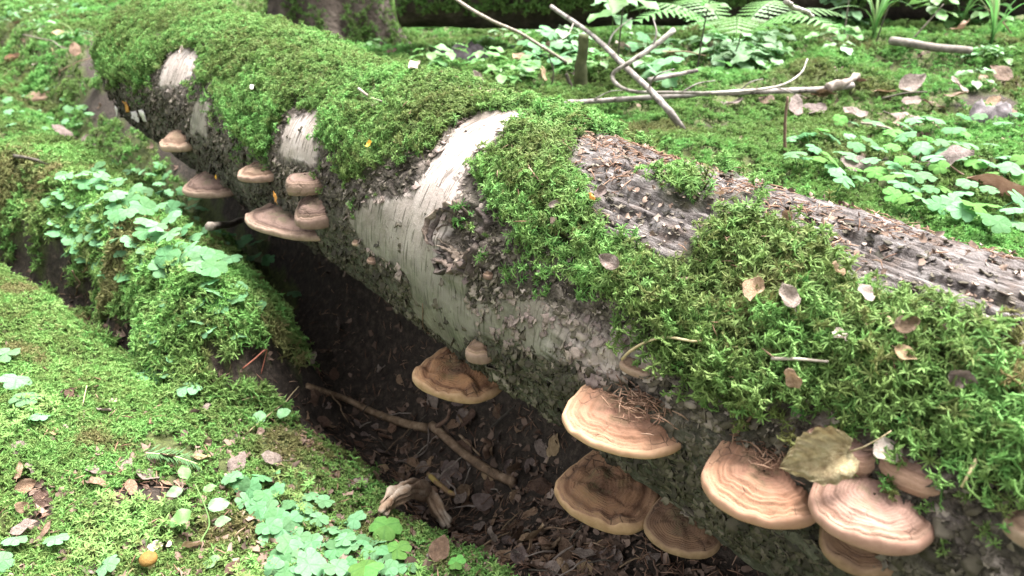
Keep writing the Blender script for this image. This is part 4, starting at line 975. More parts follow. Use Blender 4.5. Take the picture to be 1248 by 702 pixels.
k_ = rng.uniform(0, 1, n) < np.clip(g_ * .16 + .03 * m_ + .5 * m_ * (s < -.02) * (t > -.3) * (fbm(s * 10, t * 3, 6.) > .1), 0, 1); s, t = s[k_], t[k_]; P = logpt(s, t, .004 + .010 * gsample(G_MOSS, s, t))
tag(scatter('bark_crumbs', CRUMBS, P, lognrm(t) + .5 * rng.normal(size=P.shape), rng.uniform(.004, .013, len(P)), rng.beta(2, 2, len(P)) + .1, None, None, CRUMB_M), 'bark crumbs and leaf scraps on top of the log', 'bark crumbs')
def heap(centre, sx, sy, n, label, x, y):
    P = centre + rng.normal(size=(n, 3)) * np.array([1, 1, .12]) @ np.diag([sx, sy, .02]); P = P
    return tag(scatter('needle_heap', NEED, P, UP + .35 * rng.normal(size=P.shape), rng.uniform(.010, .022, n), None, None, None, NEEDLE_M), label, 'needles')
heap(on_log(785, 484, .004)[2], .022, .022, 260, 'heap of brown needles where the broad peach fungus meets the log', 785, 484)
heap(on_log(945, 548, .004)[2], .018, .014, 90, 'needles caught behind the peach orange fungus', 945, 548)

# ------------------------------------------------------------------ sticks and twigs
def curve(pts, n=14):
    P = np.asarray(pts, float); m_ = len(P)
    if m_ == 2: t = np.linspace(0, 1, n)[:, None]; return P[0] * (1 - t) + P[1] * t
    out = []; per = max(3, n // (m_ - 1)); E_ = np.concatenate([[2 * P[0] - P[1]], P, [2 * P[-1] - P[-2]]])
    for i in range(m_ - 1):
        a, b, c, d = E_[i:i + 4]
        for q in np.linspace(0, 1, per, endpoint=False): out.append(.5 * (2 * b + (c - a) * q + (2 * a - 5 * b + 4 * c - d) * q * q + (3 * b - a - 3 * c + d) * q ** 3))
    out.append(P[-1]); return np.array(out)
def stick(name, label, pts, r0, r1, mat, cat='stick', seg=7, lump=.25, wig=.02, branches=(), group=None, n=18):
    C_ = curve(pts, n); ln = np.linalg.norm(C_[-1] - C_[0]); k = len(C_); tt = np.linspace(0, 1, k)
    C_ = C_ + wig * ln * np.stack([noise(tt * 4, 1.3, ln * 9), noise(tt * 4, 5.1, ln * 9), .6 * noise(tt * 4, 8.7, ln * 9)], -1) * np.sin(np.pi * tt)[:, None]
    o_ = C_[0].copy(); me = MB().tube(C_ - o_, np.linspace(r0, r1, k), seg, lump=lump).mesh(name, mat)
    o = link(name, me, None, tuple(o_)); tag(o, label, cat, group)
    for bp, b0, b1 in branches:
        B_ = curve(bp, 8); link('side_branch', MB().tube(B_ - o_, np.linspace(b0, b1, len(B_)), 6, lump=lump).mesh('side_branch', mat), o)
    return o
g = on_ground
def above(base, px, py):
    d = ray(px, py); return CAM + d * (base[1] / d[1])
def upright(px, py, *tops): b_0 = on_ground(px, py); return [b_0] + [above(b_0, *t_) for t_ in tops]
stick('stick', 'tan broken stick lying from the hollow to its thicker half', [g(374, 470, .012), g(430, 490, .016), g(484, 513, .02), g(522, 522, .014)], .006, .0105, TWIG_TAN)
stick('stick', 'thick tan stick with a cut end pointing to the fungi', [g(526, 518, .022), g(560, 548, .016), g(600, 576, .012), g(626, 588, .010)], .010, .0095, TWIG_TAN, wig=.01, branches=[([g(532, 520, .03), g(545, 510, .04), g(548, 498, .06)], .005, .003)])
stick('root', 'upright reddish brown root standing under the rusty fungus', [g(594, 556, .0), g(592, 548, .04), g(597, 540, .09), g(588, 536, .13)], .008, .004, TWIG_TAN, 'root')
stick('twig', 'thin dark twig crossing behind the upright root', [g(600, 520, .02), g(616, 505, .05), g(628, 494, .06)], .003, .002, TWIG_DARK, 'twig')
stick('twig', 'slanting brown twig below the thick stick', [g(560, 530, .01), g(585, 555, .012)], .003, .002, TWIG_TAN, 'twig')
stick('stick', 'grey stick poking out under the wide buff fungus', [g(255, 276, .10), g(285, 272, .10), g(318, 262, .10)], .010, .008, TWIG_PALE)
stick('twig', 'dark arched twig entering at the left edge', [g(-25, 184, .05), g(20, 190, .06), g(50, 198, .05), g(76, 209, .02)], .006, .004, TWIG_DARK, 'twig')
stick('twig', 'straight pale twig on the left bank below the dark arched one', [g(38, 265, .03), g(80, 263, .03), g(116, 261, .03)], .004, .0035, TWIG_PALE, 'twig')
stick('bare_stalk', 'thin bare stem standing in the furrow', [g(92, 360, 0), g(94, 352, .04), g(96, 345, .10), g(88, 330, .15)], .0022, .0015, RED_STALK, 'stem')
stick('dry_grass', 'pale dry grass stem arching over the bright moss', [g(100, 502, 0), g(101, 490, .02), g(106, 470, .03)], .0012, .0007, TENDRIL, 'grass')
stick('dry_grass', 'pale dry grass stem in the moss by the hump', [g(288, 490, .005), g(310, 484, .03), g(345, 480, .02)], .001, .0007, TENDRIL, 'grass')
b_ = stick('sprout', 'thin pale sprout with two round leaves at the litter edge', [g(296, 532, .005), g(322, 510, .02), g(345, 492, .035), g(364, 471, .05)], .0014, .001, TENDRIL, 'sprout')
stick('twig', 'thin bent twig standing in the dark litter', [g(497, 564, .002), g(518, 550, .01), g(522, 538, .03), g(522, 520, .045)], .0018, .0012, TWIG_PALE, 'twig', wig=.0)
stick('twig', 'yellowish flaking stick beside the weathered wood', [g(522, 578, .012), g(540, 595, .012), g(558, 606, .010)], .0055, .006, simple('yellow_stick', [(.3, (.16, .09, .05)), (.52, (.26, .17, .09)), (.66, (.48, .38, .10))], 25), 'stick')
stick('root', 'red thread root dangling from the mossy hump', [g(296, 449, .03), g(312, 436, .05), g(324, 426, .07), g(322, 440, .03), g(318, 456, .005)], .0016, .0009, RED_ROOT, 'root')
for lab, pts, r_, m_, c_ in (('yellow tendril hanging over bare bark from the near moss', [(758, 438), (768, 428), (790, 416), (815, 411), (845, 416), (862, 414)], .0018, TENDRIL, 'root'),
                         ('pale straight twig lying in the near moss', [(940, 437), (975, 438), (1010, 441)], .0018, TWIG_PALE, 'twig'),
                         ('short tan twig slanting up from the peach orange fungus', [(893, 532), (910, 514), (932, 490)], .0016, TWIG_TAN, 'twig'),
                         ('tan twig leaning in moss near the dark brown leaf', [(1082, 386), (1094, 402), (1106, 416)], .0018, TWIG_TAN, 'twig'),
                         ('long thin stalk running right from the withered leaf', [(1030, 548), (1062, 548), (1100, 536)], .0016, TWIG_TAN, 'twig'),
                         ('tan splinter hanging under the near moss', [(1190, 560), (1182, 575), (1172, 594)], .0018, TENDRIL, 'twig'),
                         ('white grass blade lying across the far moss', [(438, 110), (450, 117), (466, 124)], .0028, TWIG_PALE, 'grass'),
                         ('reddish needle twig on the middle moss', [(645, 205), (655, 218), (662, 226)], .0014, TWIG_TAN, 'twig'),
                         ('pale twig in the litter at the right edge', [(1180, 372), (1215, 384), (1262, 388)], .0028, TWIG_PALE, 'twig'),
                         ('split pale twig below the right edge litter', [(1200, 462), (1225, 450), (1262, 436)], .0032, TWIG_PALE, 'twig'),
                         ('fine hanging root on the white bark', [(515, 370), (516, 400), (512, 425), (510, 445)], .0010, TWIG_TAN, 'root')):
    stick('twig' if c_ == 'twig' else ('root' if c_ == 'root' else 'dry_grass'), lab, [on_log(x, y, .018 if 'moss' in lab else .006)[2] for x, y in pts], r_, r_ * .7, m_, c_, seg=5, lump=.1, wig=.01)
# splintered pale bits at the far end of the log
for x, y, lab, mm in ((141, 130, 'pale splinter stuck on the log far end', WHITE_CHIP), (158, 136, 'orange brown splinter on the log far end', ORANGE_LEAF), (168, 146, 'white splintered bit between two others', WHITE_CHIP), (178, 148, 'lowest whitish splinter on the log far end', WHITE_CHIP)):
    s, t, p = on_log(x, y, .008); k = flake(x); o = link('splinter', k.mesh('splinter', mm)); tag(o, lab, 'wood chip'); put(o, p, Vector(lognrm(t)) + Vector((0, 0, .2)), random.uniform(0, 6), .034)

# weathered bent piece of wood
W = [g(466, 622, .030), g(480, 606, .052), g(500, 596, .070), g(520, 600, .068), g(534, 622, .048), g(545, 640, .022)]
C_ = curve(W, 26); o_ = C_[0].copy(); b = MB()
for j in range(9):
    off = np.array([.006 * math.cos(j * .7), .011 * math.sin(j * .7), .007 * math.cos(j * 2.2)])
    q0 = j % 3; cc_ = C_[q0:len(C_) - (j % 2) * 3] + off; k = len(cc_)
    b.tube(cc_ - o_, .0062 * (.5 + .6 * np.sin(np.pi * (np.arange(k) + 2) / (k + 3))) * (1 + .35 * np.sin(np.arange(k) * 1.1 + j)), 8, lump=.9)
o = link('weathered_wood', b.mesh('weathered_wood', DRIFT), None, tuple(o_)); tag(o, 'bent piece of weathered pale wood arching from the moss', 'wood')

# yellow mushroom
p = on_ground(186, 700); root = empty('mushroom', 'small mushroom with a round yellow brown cap at the bottom left', 'mushroom', tuple(p))
MY = simple('yellow_cap', [(.3, (.11, .06, .012)), (.6, (.19, .105, .022)), (.8, (.27, .165, .05))], 120, .75, .6, .002)
a = np.linspace(0, math.pi * .62, 12); prof = [(math.sin(x) * .0125, math.cos(x) * .009 + .030) for x in a] + [(.011, .029), (.004, .030)]
V = []; n2 = 28; pp = np.linspace(0, 2 * math.pi, n2, endpoint=False)
for r_, z_ in prof: V.append(np.stack([(r_ + 1e-4) * np.cos(pp), (r_ + 1e-4) * np.sin(pp), z_ + 0 * pp], -1))
link('mushroom_cap', MB().add(np.concatenate(V), [tuple(x)[::-1] for x in grid_faces(len(prof), n2, True)]).mesh('mushroom_cap', MY), root)
link('mushroom_stem', MB().tube([[0, 0, -.02], [.001, 0, .012], [0, 0, .031]], [.006, .0052, .0055], 10).mesh('mushroom_stem', plain('mushroom_stem', (.34, .27, .12), (.48, .40, .22))), root)

# flat tan mushroom cap and bark scraps at the left
def disc(label, px, py, rad, mat, name, cat, lift=.02, th=.012, tilt=(0, 0, 1), el=1.0):
    p = on_ground(px, py, lift); V = []; n2 = 36; pp = np.linspace(0, 2 * math.pi, n2, endpoint=False)
    for q, zz in ((.03, .25), (.4, .2), (.75, .12), (.92, 0), (1, -.35), (.95, -.7), (.5, -.8), (.03, -.8)):
        k = rad * q * (1 + .12 * noise(np.cos(pp) * 1.5 + px, np.sin(pp) * 1.5)); V.append(np.stack([k * np.cos(pp), el * k * np.sin(pp), th * zz + th * .5 * noise(np.cos(pp) * q * 2, np.sin(pp) * q * 2, px)], -1))
    b = MB().add(np.concatenate(V), [tuple(x)[::-1] for x in grid_faces(8, n2, True)], 0, np.repeat([.1, .4, .75, .92, 1, .95, .5, .1], n2))
    o = link(name, b.mesh(name, mat, 'band')); tag(o, label, cat); put(o, p, tilt, .4); return o
disc('flat tan fungus cap lying among clover at the left', 45, 116, .078, TANC, 'fungus_cap', 'fungus', .05, .03, (-.1, -.25, 1), .8)
disc('curled brown bark scrap at the upper left edge', 18, 68, .07, BROWN, 'bark_scrap', 'bark', .03, .03, (0, -.3, 1), .45)
disc('dark flat stone at the bottom left edge', 78, 699, .022, ROCK, 'stone', 'stone', .006, .012)
disc('dark chunk of wood on the far right moss', 1210, 138, .07, ROCK, 'wood_chunk', 'wood', .03, .08, (0, -.2, 1), .7)
disc('blackish hole rim of bark at the right edge', 1240, 346, .03, DARKB, 'bark_scrap', 'bark', .3, .012) if False else None

# ------------------------------------------------------------------ wood sorrel
def leaflet_mesh(seed, mat, fold=.35):
    r = np.random.default_rng(seed); n, m = 7, 9; u = np.linspace(0, 1, n); v = np.linspace(-1, 1, m); uu, vv = np.meshgrid(u, v, indexing='ij')
    wd = .60 * np.sqrt(np.clip(1 - (1 - np.minimum(uu, .72) / .72) ** 1.7, 0, 1)) + .012
    X = vv * wd; Y = uu * (1 - .17 * (1 - np.abs(vv)) ** 1.2 * uu ** 3) - .34 * np.abs(vv) ** 3.2 * uu ** 2
    Z = -fold * np.abs(X) - .22 * uu ** 2 * r.uniform(.2, 1.2) + .05 * uu + .05 * noise(X * 3 + seed, Y * 3, seed)
    return MB().add(np.stack([X, Y, Z], -1).reshape(-1, 3), grid_faces(n, m), 0, np.abs(vv).ravel()).mesh('leaflet', mat, 'rib')
LF = {k: [leaflet_mesh(i + 10 * j, m_, [.06, .16, .30][i % 3]) for i in range(4)] for j, (k, m_) in enumerate((('a', SORREL), ('b', SORREL_L), ('c', SORREL_D)))}
SOR_STEM = {}
def sorrel(px, py, size, label, group, key='a', h=.035, tiltmax=.30, simple_=False, up=None):
    if group: label = {'a': 'blue green', 'b': 'pale', 'c': 'fresh green'}[key] + ' wood sorrel ' + where(px, py, LM_S); label = uniq(('small ' if size < .021 else 'large ' if size > .027 else '') + label, px, py, LM_S)
    p = on_ground(px, py, h); gp = np.array([p[0], p[1], float(gz(p[0], p[1])) - .004]); hh = p[2] - gp[2]
    yaw = random.uniform(0, 6.28); zdir = Vector((random.gauss(0, tiltmax), random.gauss(-.12, tiltmax), 1)).normalized() if up is None else Vector(up).normalized()
    F = frame(zdir, None, yaw)
    if simple_:
        k = (key, random.randrange(4))
        if k not in SOR_STEM:
            b = MB()
            for j in range(3):
                c, s_ = math.cos(j * 2.094), math.sin(j * 2.094); lm = LF[key][(k[1] + j) % 4]; V = np.array([v.co[:] for v in lm.vertices])
                b.add(np.stack([V[:, 0] * c - V[:, 1] * s_, V[:, 0] * s_ + V[:, 1] * c, V[:, 2]], -1), [tuple(q.vertices) for q in lm.polygons], 0, [a_.value for a_ in lm.attributes['rib'].data])
            b.tube([[0, 0, 0], [.1, .1, -.9], [.1, .2, -1.8]], [.04, .04, .05], 3, a=1.0); SOR_STEM[k] = b.mesh('wood_sorrel', {'a': SORREL, 'b': SORREL_L, 'c': SORREL_D}[key], 'rib')
        o = link('wood_sorrel', SOR_STEM[k]); tag(o, label, 'clover', group); o.matrix_world = Matrix.Translation(Vector(p)) @ F.to_4x4() @ Matrix.Scale(size, 4); return o
    root = empty('wood_sorrel', label, 'clover', tuple(gp), group)
    dx, dy = random.gauss(0, .006), random.gauss(0, .006)
    stm = MB().tube(curve([[dx, dy, 0], [dx * .6, dy * .6, hh * .6], [0, 0, hh - .0005]], 6), [.0011, .0009, .0009, .0008, .0008, .0008, .0008][:len(curve([[dx, dy, 0], [dx * .6, dy * .6, hh * .6], [0, 0, hh]], 6))], 5)
    link('stem', stm.mesh('stem', STALK), root)
    for j in range(3):
        o = link('leaflet', random.choice(LF[key]), root)
        o.matrix_local = Matrix.Translation((0, 0, hh)) @ F.to_4x4() @ Matrix.Rotation(j * 2.094 + random.gauss(0, .08), 4, 'Z') @ Matrix.Rotation(random.gauss(0, .12), 4, 'X') @ Matrix.Scale(size * random.uniform(.9, 1.1), 4)
    return root
hump_pts = fill([(72, 215), (120, 196), (200, 200), (238, 236), (258, 275), (312, 290), (330, 322), (300, 332), (215, 322), (150, 345), (110, 330), (72, 300), (55, 250)], 100, 10.5)
hump_pts = [q for q in hump_pts if not (q[1] > 305 and q[0] > 160 and random.random() < .35)]
for x, y in hump_pts: sorrel(x, y, random.uniform(.023, .032), 'wood sorrel in the dense patch crowning the mossy hump', 'wood sorrel crowning the hump', random.choice('aabb'), random.uniform(.035, .065))
for x, y, lab in ((178, 325, 'wood sorrel on the front slope of the hump, upper left'), (137, 340, 'wood sorrel hanging over the furrow beside the hump'), (243, 391, 'lone wood sorrel in the middle of the hump front'), (190, 407, 'pale wood sorrel low on the left front of the hump'), (215, 432, 'wood sorrel at the lower foot of the hump'),
                  (182, 456, 'larger wood sorrel at the very base of the hump'), (207, 454, 'right wood sorrel of the pair at the hump base'), (336, 378, 'wood sorrel sticking out of the dark side of the hump'), (359, 357, 'upper wood sorrel in front of the dark hollow'), (290, 352, 'small wood sorrel on the bare right slope of the hump'), (262, 355, 'small wood sorrel left of the bare slope'), (288, 406, 'yellowish small wood sorrel low on the hump')):
    sorrel(x, y, .023 if x != 182 else .028, lab, None, 'b' if x != 336 else 'c', .03)
for x, y in fill([(0, 108), (60, 98), (128, 140), (70, 160), (0, 150)], 18, 12): sorrel(x, y, random.uniform(.022, .032), 'wood sorrel around the flat tan cap at the left', 'wood sorrel around the tan cap', 'b', .05, simple_=True)
for x, y, lab in ((20, 461, 'large pale wood sorrel at the left edge'), (32, 484, 'wood sorrel just below the large pale one'), (8, 430, 'wood sorrel on the bank at the left edge'), (46, 506, 'small wood sorrel in the moss below the pair'), (17, 657, 'wood sorrel at the lower left edge'), (3, 682, 'wood sorrel cut by the lower left corner'), (131, 687, 'small wood sorrel left of the yellow mushroom'), (68, 656, 'tiny wood sorrel beside the red scrap'), (230, 470, 'small pale wood sorrel on the moss under the hump')):
    sorrel(x, y, .027 if y < 500 else .018, lab, None, 'b', .03)
for x, y in fill([(275, 570), (330, 575), (380, 600), (450, 640), (500, 690), (480, 702), (330, 702), (330, 650), (290, 610)], 56, 13):
    sorrel(x, y, random.uniform(.014, .022), 'pale wood sorrel in the low patch at the bottom of the moss', 'pale wood sorrel at the bottom', random.choice('aabb'), random.uniform(.012, .03))
for x, y, sz, lab in ((470, 640, .027, 'largest bright green wood sorrel in front of the weathered wood'), (484, 668, .024, 'bright wood sorrel right below the largest one'), (445, 690, .026, 'bright wood sorrel at the bottom edge'), (556, 684, .014, 'lone small wood sorrel in the dark litter'), (376, 688, .024, 'broad wood sorrel at the bottom edge left of the bright ones'), (420, 655, .02, 'pale broad wood sorrel left of the largest one'), (410, 690, .022, 'wood sorrel between the two broad bottom ones')):
    sorrel(x, y, sz, lab, None, 'c' if x > 430 else 'b', .035, .12)
for x, y in fill([(955, 160), (1040, 140), (1120, 140), (1180, 125), (1248, 140), (1248, 285), (1180, 265), (1100, 240), (1010, 212), (960, 195)], 84, 12.5): sorrel(x, y, random.uniform(.020, .031), 'wood sorrel spread over the moss behind the log on the right', 'wood sorrel behind the log', random.choice('abbc'), random.uniform(.03, .06), simple_=True)
for x, y in fill([(0, 0), (110, 0), (100, 16), (0, 22)], 14, 11): sorrel(x, y, random.uniform(.03, .045), 'wood sorrel at the upper left corner', 'wood sorrel in the upper left corner', 'b', .05, simple_=True)
for x, y in fill([(620, 25), (700, 20), (720, 70), (640, 80)], 16, 10): sorrel(x, y, random.uniform(.04, .06), 'pale wood sorrel far behind the middle of the log', 'far wood sorrel behind the middle', 'b', .06, simple_=True)
for x, y in fill([(760, 40), (830, 45), (830, 100), (790, 95)], 12, 10): sorrel(x, y, random.uniform(.035, .05), 'wood sorrel beyond the crossed branches', 'far wood sorrel beyond the branches', 'b', .06, simple_=True)
# sprout leaves, spruce sprig and seedling
def leaf_obj(parent, p, z, yaw, size, mat, seed=5, name='leaf', **k):
    me = leaf_mesh(seed, mat, **{**dict(fold=.15, curl=-.15, aspect=.7, petiole=.1), **k}); me.name = name; o = link(name, me, parent); put(o, Vector(p) - (parent.location if parent else Vector()), z, yaw, size); return o
for dx, yw in ((-6, 2.0), (8, -1.2)): leaf_obj(b_, g(330 + dx, 506, .03), (0, -.5, 1), yw, .026, PALE_G, 11 + dx, aspect=.95)
p0, p1 = g(178, 552, .022), g(242, 566, .018); root = empty('spruce_sprig', 'green spruce sprig with needles lying on the moss', 'spruce twig', tuple(p0)); ax = p1 - p0
link('stem', MB().tube(curve([[0, 0, 0], ax * .5 + UP * .006, ax], 8), [.0014] * 9, 5).mesh('stem', TENDRIL), root)
b = MB(); axn = ax / np.linalg.norm(ax); sd = np.cross(UP, axn)
for i in range(64):
    c = ax * (i / 63) + UP * .006 * math.sin(math.pi * i / 63); a = sd * (1 if i % 2 else -1) + axn * .75 + UP * random.uniform(-.2, .5); a /= np.linalg.norm(a); L = random.uniform(.016, .024)
    b.tube([c, c + a * L * .5, c + a * L], [.0009, .0010, .0003], 4)
o = link('needles', b.mesh('needles', SPRUCE), root); o['kind'] = 'stuff'
path = [g(232, 702, .004), g(245, 660, .02), g(255, 640, .03), g(250, 618, .045), g(238, 590, .06)]
root = empty('seedling', 'creeping seedling with paired rounded leaves at the bottom left', 'seedling', tuple(path[0])); link('stem', MB().tube(curve(path, 16) - path[0], np.linspace(.0016, .001, len(curve(path, 16))), 5).mesh('stem', STALK), root)
for x, y, sz, h, yw in ((228, 548 + 35, .026, .06, .6), (222, 596, .024, .055, 2.2), (248, 598, .02, .055, -1.), (232, 622, .034, .045, 2.4), (254, 618, .032, .045, -1.1), (262, 638, .024, .035, -1.3), (248, 690, .028, .012, -1.2), (240, 690, .024, .012, 2.2)):
    leaf_obj(root, g(x, y, h), (random.gauss(0, .2), -.35, 1), yw, sz, random.choice([LEAF_G, PALE_G]), x, aspect=.72, petiole=.15)

# ------------------------------------------------------------------ background
# tree trunk at the top
p = on_ground(408, 50); TB = simple('rough_tree_bark', [(.3, (.028, .022, .018)), (.5, (.085, .066, .052)), (.7, (.17, .14, .115))], 9, .9, 1.0, .03)
root = empty('tree', 'dark rough tree trunk with a mossy foot behind the far end of the log', 'tree', tuple(p)); V = []; n2 = 72; pp = np.linspace(0, 2 * math.pi, n2, endpoint=False); zs = np.concatenate([np.linspace(-.12, 1, 40), np.linspace(1.1, 5, 20)])
tr_ = .27 * np.linalg.norm(p - CAM) / 4.6
for z_ in zs:
    fl = 1 + .55 * math.exp(-max(z_, 0) / .18) * (.6 + .5 * np.cos(pp * 5 + 1)); rr_ = tr_ * (1 - .05 * z_) * fl * (1 + .10 * fbm(np.cos(pp) * 3, np.sin(pp) * 3, z_ * 1.5, 3) + .05 * np.abs(noise(np.cos(pp) * 8, np.sin(pp) * 8, z_ * 3)))
    V.append(np.stack([rr_ * np.cos(pp), rr_ * np.sin(pp), z_ + 0 * pp], -1))
link('trunk', MB().add(np.concatenate(V), [tuple(x) for x in grid_faces(len(zs), n2, True)]).mesh('trunk', TB), root)
th = rng.uniform(0, 2 * math.pi, 1600); zz = rng.exponential(.20, 1600); k_ = (noise(np.cos(th) * 2, np.sin(th) * 2, 3.) + .35 - .5 * zz) > 0; th, zz = th[k_], zz[k_]
rr_ = tr_ * (1 + .55 * np.exp(-zz / .18) * (.6 + .5 * np.cos(th * 5 + 1)))
P = np.stack([rr_ * np.cos(th), rr_ * np.sin(th), zz], -1); o = scatter('moss', FAR_SHOOTS, P, np.stack([np.cos(th), np.sin(th), .3 + 0 * th], -1) + .3 * rng.normal(size=P.shape), rng.uniform(.8, 1.5, len(P)), rng.uniform(0, .6, len(P)), None, root, MOSS_BACK_M)
# far fallen log with a black gap below
a, b2 = plane(560, 42, .42), plane(1330, 36, .42); a[1] = b2[1] = 5.0; a[0], b2[0] = -.4, 4.6
root = empty('far_fallen_log', 'big mossy fallen log far behind with a dark gap under it', 'log', (2.0, 4.5, .565)); V = []; zs = np.linspace(-2.6, 3.4, 60)
for x_ in zs: rr_ = .30 * (1 + .12 * fbm(x_ * 2, np.cos(pp) * 1.5, np.sin(pp) * 1.5, 3)); V.append(np.stack([x_ + 0 * pp, rr_ * np.cos(pp), rr_ * np.sin(pp) + .02 * x_], -1))
b = MB().add(np.concatenate(V), [tuple(x)[::-1] for x in grid_faces(60, n2, True)]); b.f += [tuple(range(n2)), tuple(range(59 * n2, 60 * n2))[::-1]]; b.mi += [0, 0]
link('bark', b.mesh('bark', TB), root)
x_ = rng.uniform(-2.6, 3.4, 12000); a_ = rng.uniform(.6, 3.75, 12000); k_ = fbm(x_ * 2, a_, 5., 3) > -.35; x_, a_ = x_[k_], a_[k_]
P = np.stack([x_, .31 * np.cos(a_), .31 * np.sin(a_) + .02 * x_], -1); o = scatter('moss', FAR_SHOOTS, P, np.stack([0 * a_, np.cos(a_), np.sin(a_)], -1) + .35 * rng.normal(size=P.shape), rng.uniform(1.0, 1.8, len(P)), rng.uniform(0, .7, len(P)), None, root, MOSS_BACK_M)
# branches
stick('birch_branch', 'pale birch branch leaning down to the right behind the log', [g(672, 8, .20), g(724, 45, .19), g(779, 96, .13), g(812, 130, .08), g(832, 158, .02)], .0085, .0105, BIRCH_TWIG, 'branch', wig=.012, branches=[([g(740, 60, .17), g(748, 40, .22), g(770, 22, .25)], .004, .0015), ([g(790, 108, .11), g(800, 92, .16), g(822, 84, .18)], .0035, .0012), ([g(700, 26, .19), g(690, 45, .19), g(668, 52, .17)], .003, .001)])
stick('birch_branch', 'forked pale branch crossing over the leaning birch branch', [g(822, 36, .24), g(795, 58, .20), g(764, 78, .17), g(747, 90, .14), g(752, 103, .12), g(775, 112, .10), g(830, 113, .09), g(880, 113, .09), g(945, 106, .11), g(975, 90, .14), g(984, 72, .17)], .0085, .0025, BIRCH_TWIG, 'branch', n=40, wig=.006, branches=[([g(795, 58, .20), g(800, 40, .24), g(796, 22, .27)], .004, .0015), ([g(830, 113, .09), g(850, 102, .12), g(872, 98, .13)], .003, .001), ([g(945, 106, .11), g(962, 112, .08), g(980, 118, .05)], .0022, .001)])
stick('birch_branch', 'long pale stick lying level on the far moss', [g(640, 126, .05), g(720, 124, .05), g(800, 118, .05), g(900, 112, .05), g(990, 110, .05), g(1040, 104, .05)], .0075, .010, BIRCH_TWIG, 'branch', n=30, wig=.006, branches=[([g(720, 124, .05), g(742, 112, .09), g(760, 110, .10)], .003, .001), ([g(900, 112, .05), g(915, 100, .09), g(930, 96, .10)], .003, .001)])
stick('wood_stub', 'pale broken stub at the end of the long level stick', [g(1008, 108, .05), g(1030, 100, .06), g(1046, 92, .05)], .017, .010, TWIG_PALE, 'wood', wig=.05, lump=.7)
stick('thin_branch', 'thin grey branch sloping down toward the far moss', [g(540, -12, .35), g(590, 20, .30), g(640, 45, .2), g(690, 76, .08)], .0045, .006, TWIG_PALE, 'branch')
stick('birch_branch', 'short pale branch right of the crossed branches', [g(790, 98, .1), g(820, 92, .1), g(850, 86, .1)], .008, .006, BIRCH_TWIG, 'branch')
stick('short_log', 'short grey log with a black end on the far right moss', [g(1086, 50, .07), g(1130, 56, .07), g(1184, 62, .05)], .017, .014, simple('grey_log', [(.3, (.07, .06, .05)), (.55, (.19, .165, .14)), (.75, (.34, .31, .28))], 30), 'log', wig=.03, lump=.12)
stick('post', 'mossy upright stake behind the log', upright(707, 112, (708, 78), (712, 42)), .026, .018, simple('mossy_stake', [(.3, (.03, .035, .015)), (.6, (.08, .085, .035))], 30), 'stake')
stick('post', 'short dark stake beside the mossy upright one', upright(697, 114, (694, 102), (690, 90)), .010, .006, TWIG_DARK, 'stake')
stick('dead_stalk', 'thin brown stalk standing at the far edge of the log', upright(957, 196, (956, 160), (960, 118)), .0045, .003, RED_STALK, 'stalk')
stick('birch_branch', 'pale broken branch hanging from the top edge', [g(958, 2, .42), g(972, 10, .38), g(990, 20, .34)], .0055, .005, BIRCH_TWIG, 'branch')
for lab, x, y, r_ in (('purplish stump of wood behind the log', 570, 78, .10), ('smaller dark wood lump left of the purplish stump', 540, 74, .06)):
    p = on_ground(x, y); V = []
    for q, zz_ in ((1.25, -.4), (1.15, 0), (1.0, .45), (.85, .8), (.6, .95), (.02, .75)): k = r_ * q * (1 + .25 * noise(np.cos(pp) * 2 + x, np.sin(pp) * 2)); V.append(np.stack([k * np.cos(pp), .8 * k * np.sin(pp), r_ * 1.0 * zz_ * (1 + .35 * noise(np.cos(pp) * 2, np.sin(pp) * 2, x * .1))], -1))
    o = link('stump', MB().add(np.concatenate(V), [tuple(q) for q in grid_faces(6, n2, True)]).mesh('stump', ROCK), None, tuple(p)); tag(o, lab, 'stump')
def plant(name, label, cat, px, py, h, leaves, stem_mat, leaf_mat, lsize, seed, lean=(0, 0), group=None, tall=None):
    r = np.random.default_rng(seed); p = on_ground(px, py); root = empty(name, label, cat, tuple(p), group)
    st = curve([[0, 0, -.01], [lean[0] * .3, lean[1] * .3, h * .5], [lean[0], lean[1], h]], 10); link('stem', MB().tube(st, np.linspace(.004, .0018, len(st)) * (1 if h > .3 else .6), 5).mesh('stem', stem_mat), root)
    for i in range(leaves):
        c = st[int(r.uniform(.45, 1) * (len(st) - 1))] if i else st[-1]; az = i * 2.4 + r.normal() * .3; me = leaf_mesh(seed * 7 + i % 3, leaf_mat, fold=.15, curl=-.2, aspect=.62, petiole=.3, n=7, m=5); me.name = 'leaf'
        o = link('leaf', me, root); d = Vector((math.cos(az), math.sin(az), 0)); put(o, Vector(c) + d * lsize * .3, Vector((d.x * .3, d.y * .3, 1)), math.atan2(-d.x, d.y), lsize * r.uniform(.7, 1.15), x=Vector((1, 0, 0)))
    return root
plant('sapling', 'thin dark sapling right of the crossed branches', 'sapling', 848, 95, .46, 7, TWIG_DARK, LEAF_G, .08, 1, (.05, 0))
plant('sapling', 'thin dark sapling in front of the crossed branches', 'sapling', 751, 92, .46, 8, TWIG_DARK, LEAF_G, .10, 2, (.02, -.1))
plant('sapling', 'grey bare sapling before the far log', 'sapling', 1028, 50, .4, 2, TWIG_PALE, LEAF_G, .06, 3, (-.04, 0))
plant('sapling', 'bent thin sapling right of the grey one', 'sapling', 1064, 62, .36, 2, TWIG_DARK, LEAF_G, .06, 4, (.1, 0))
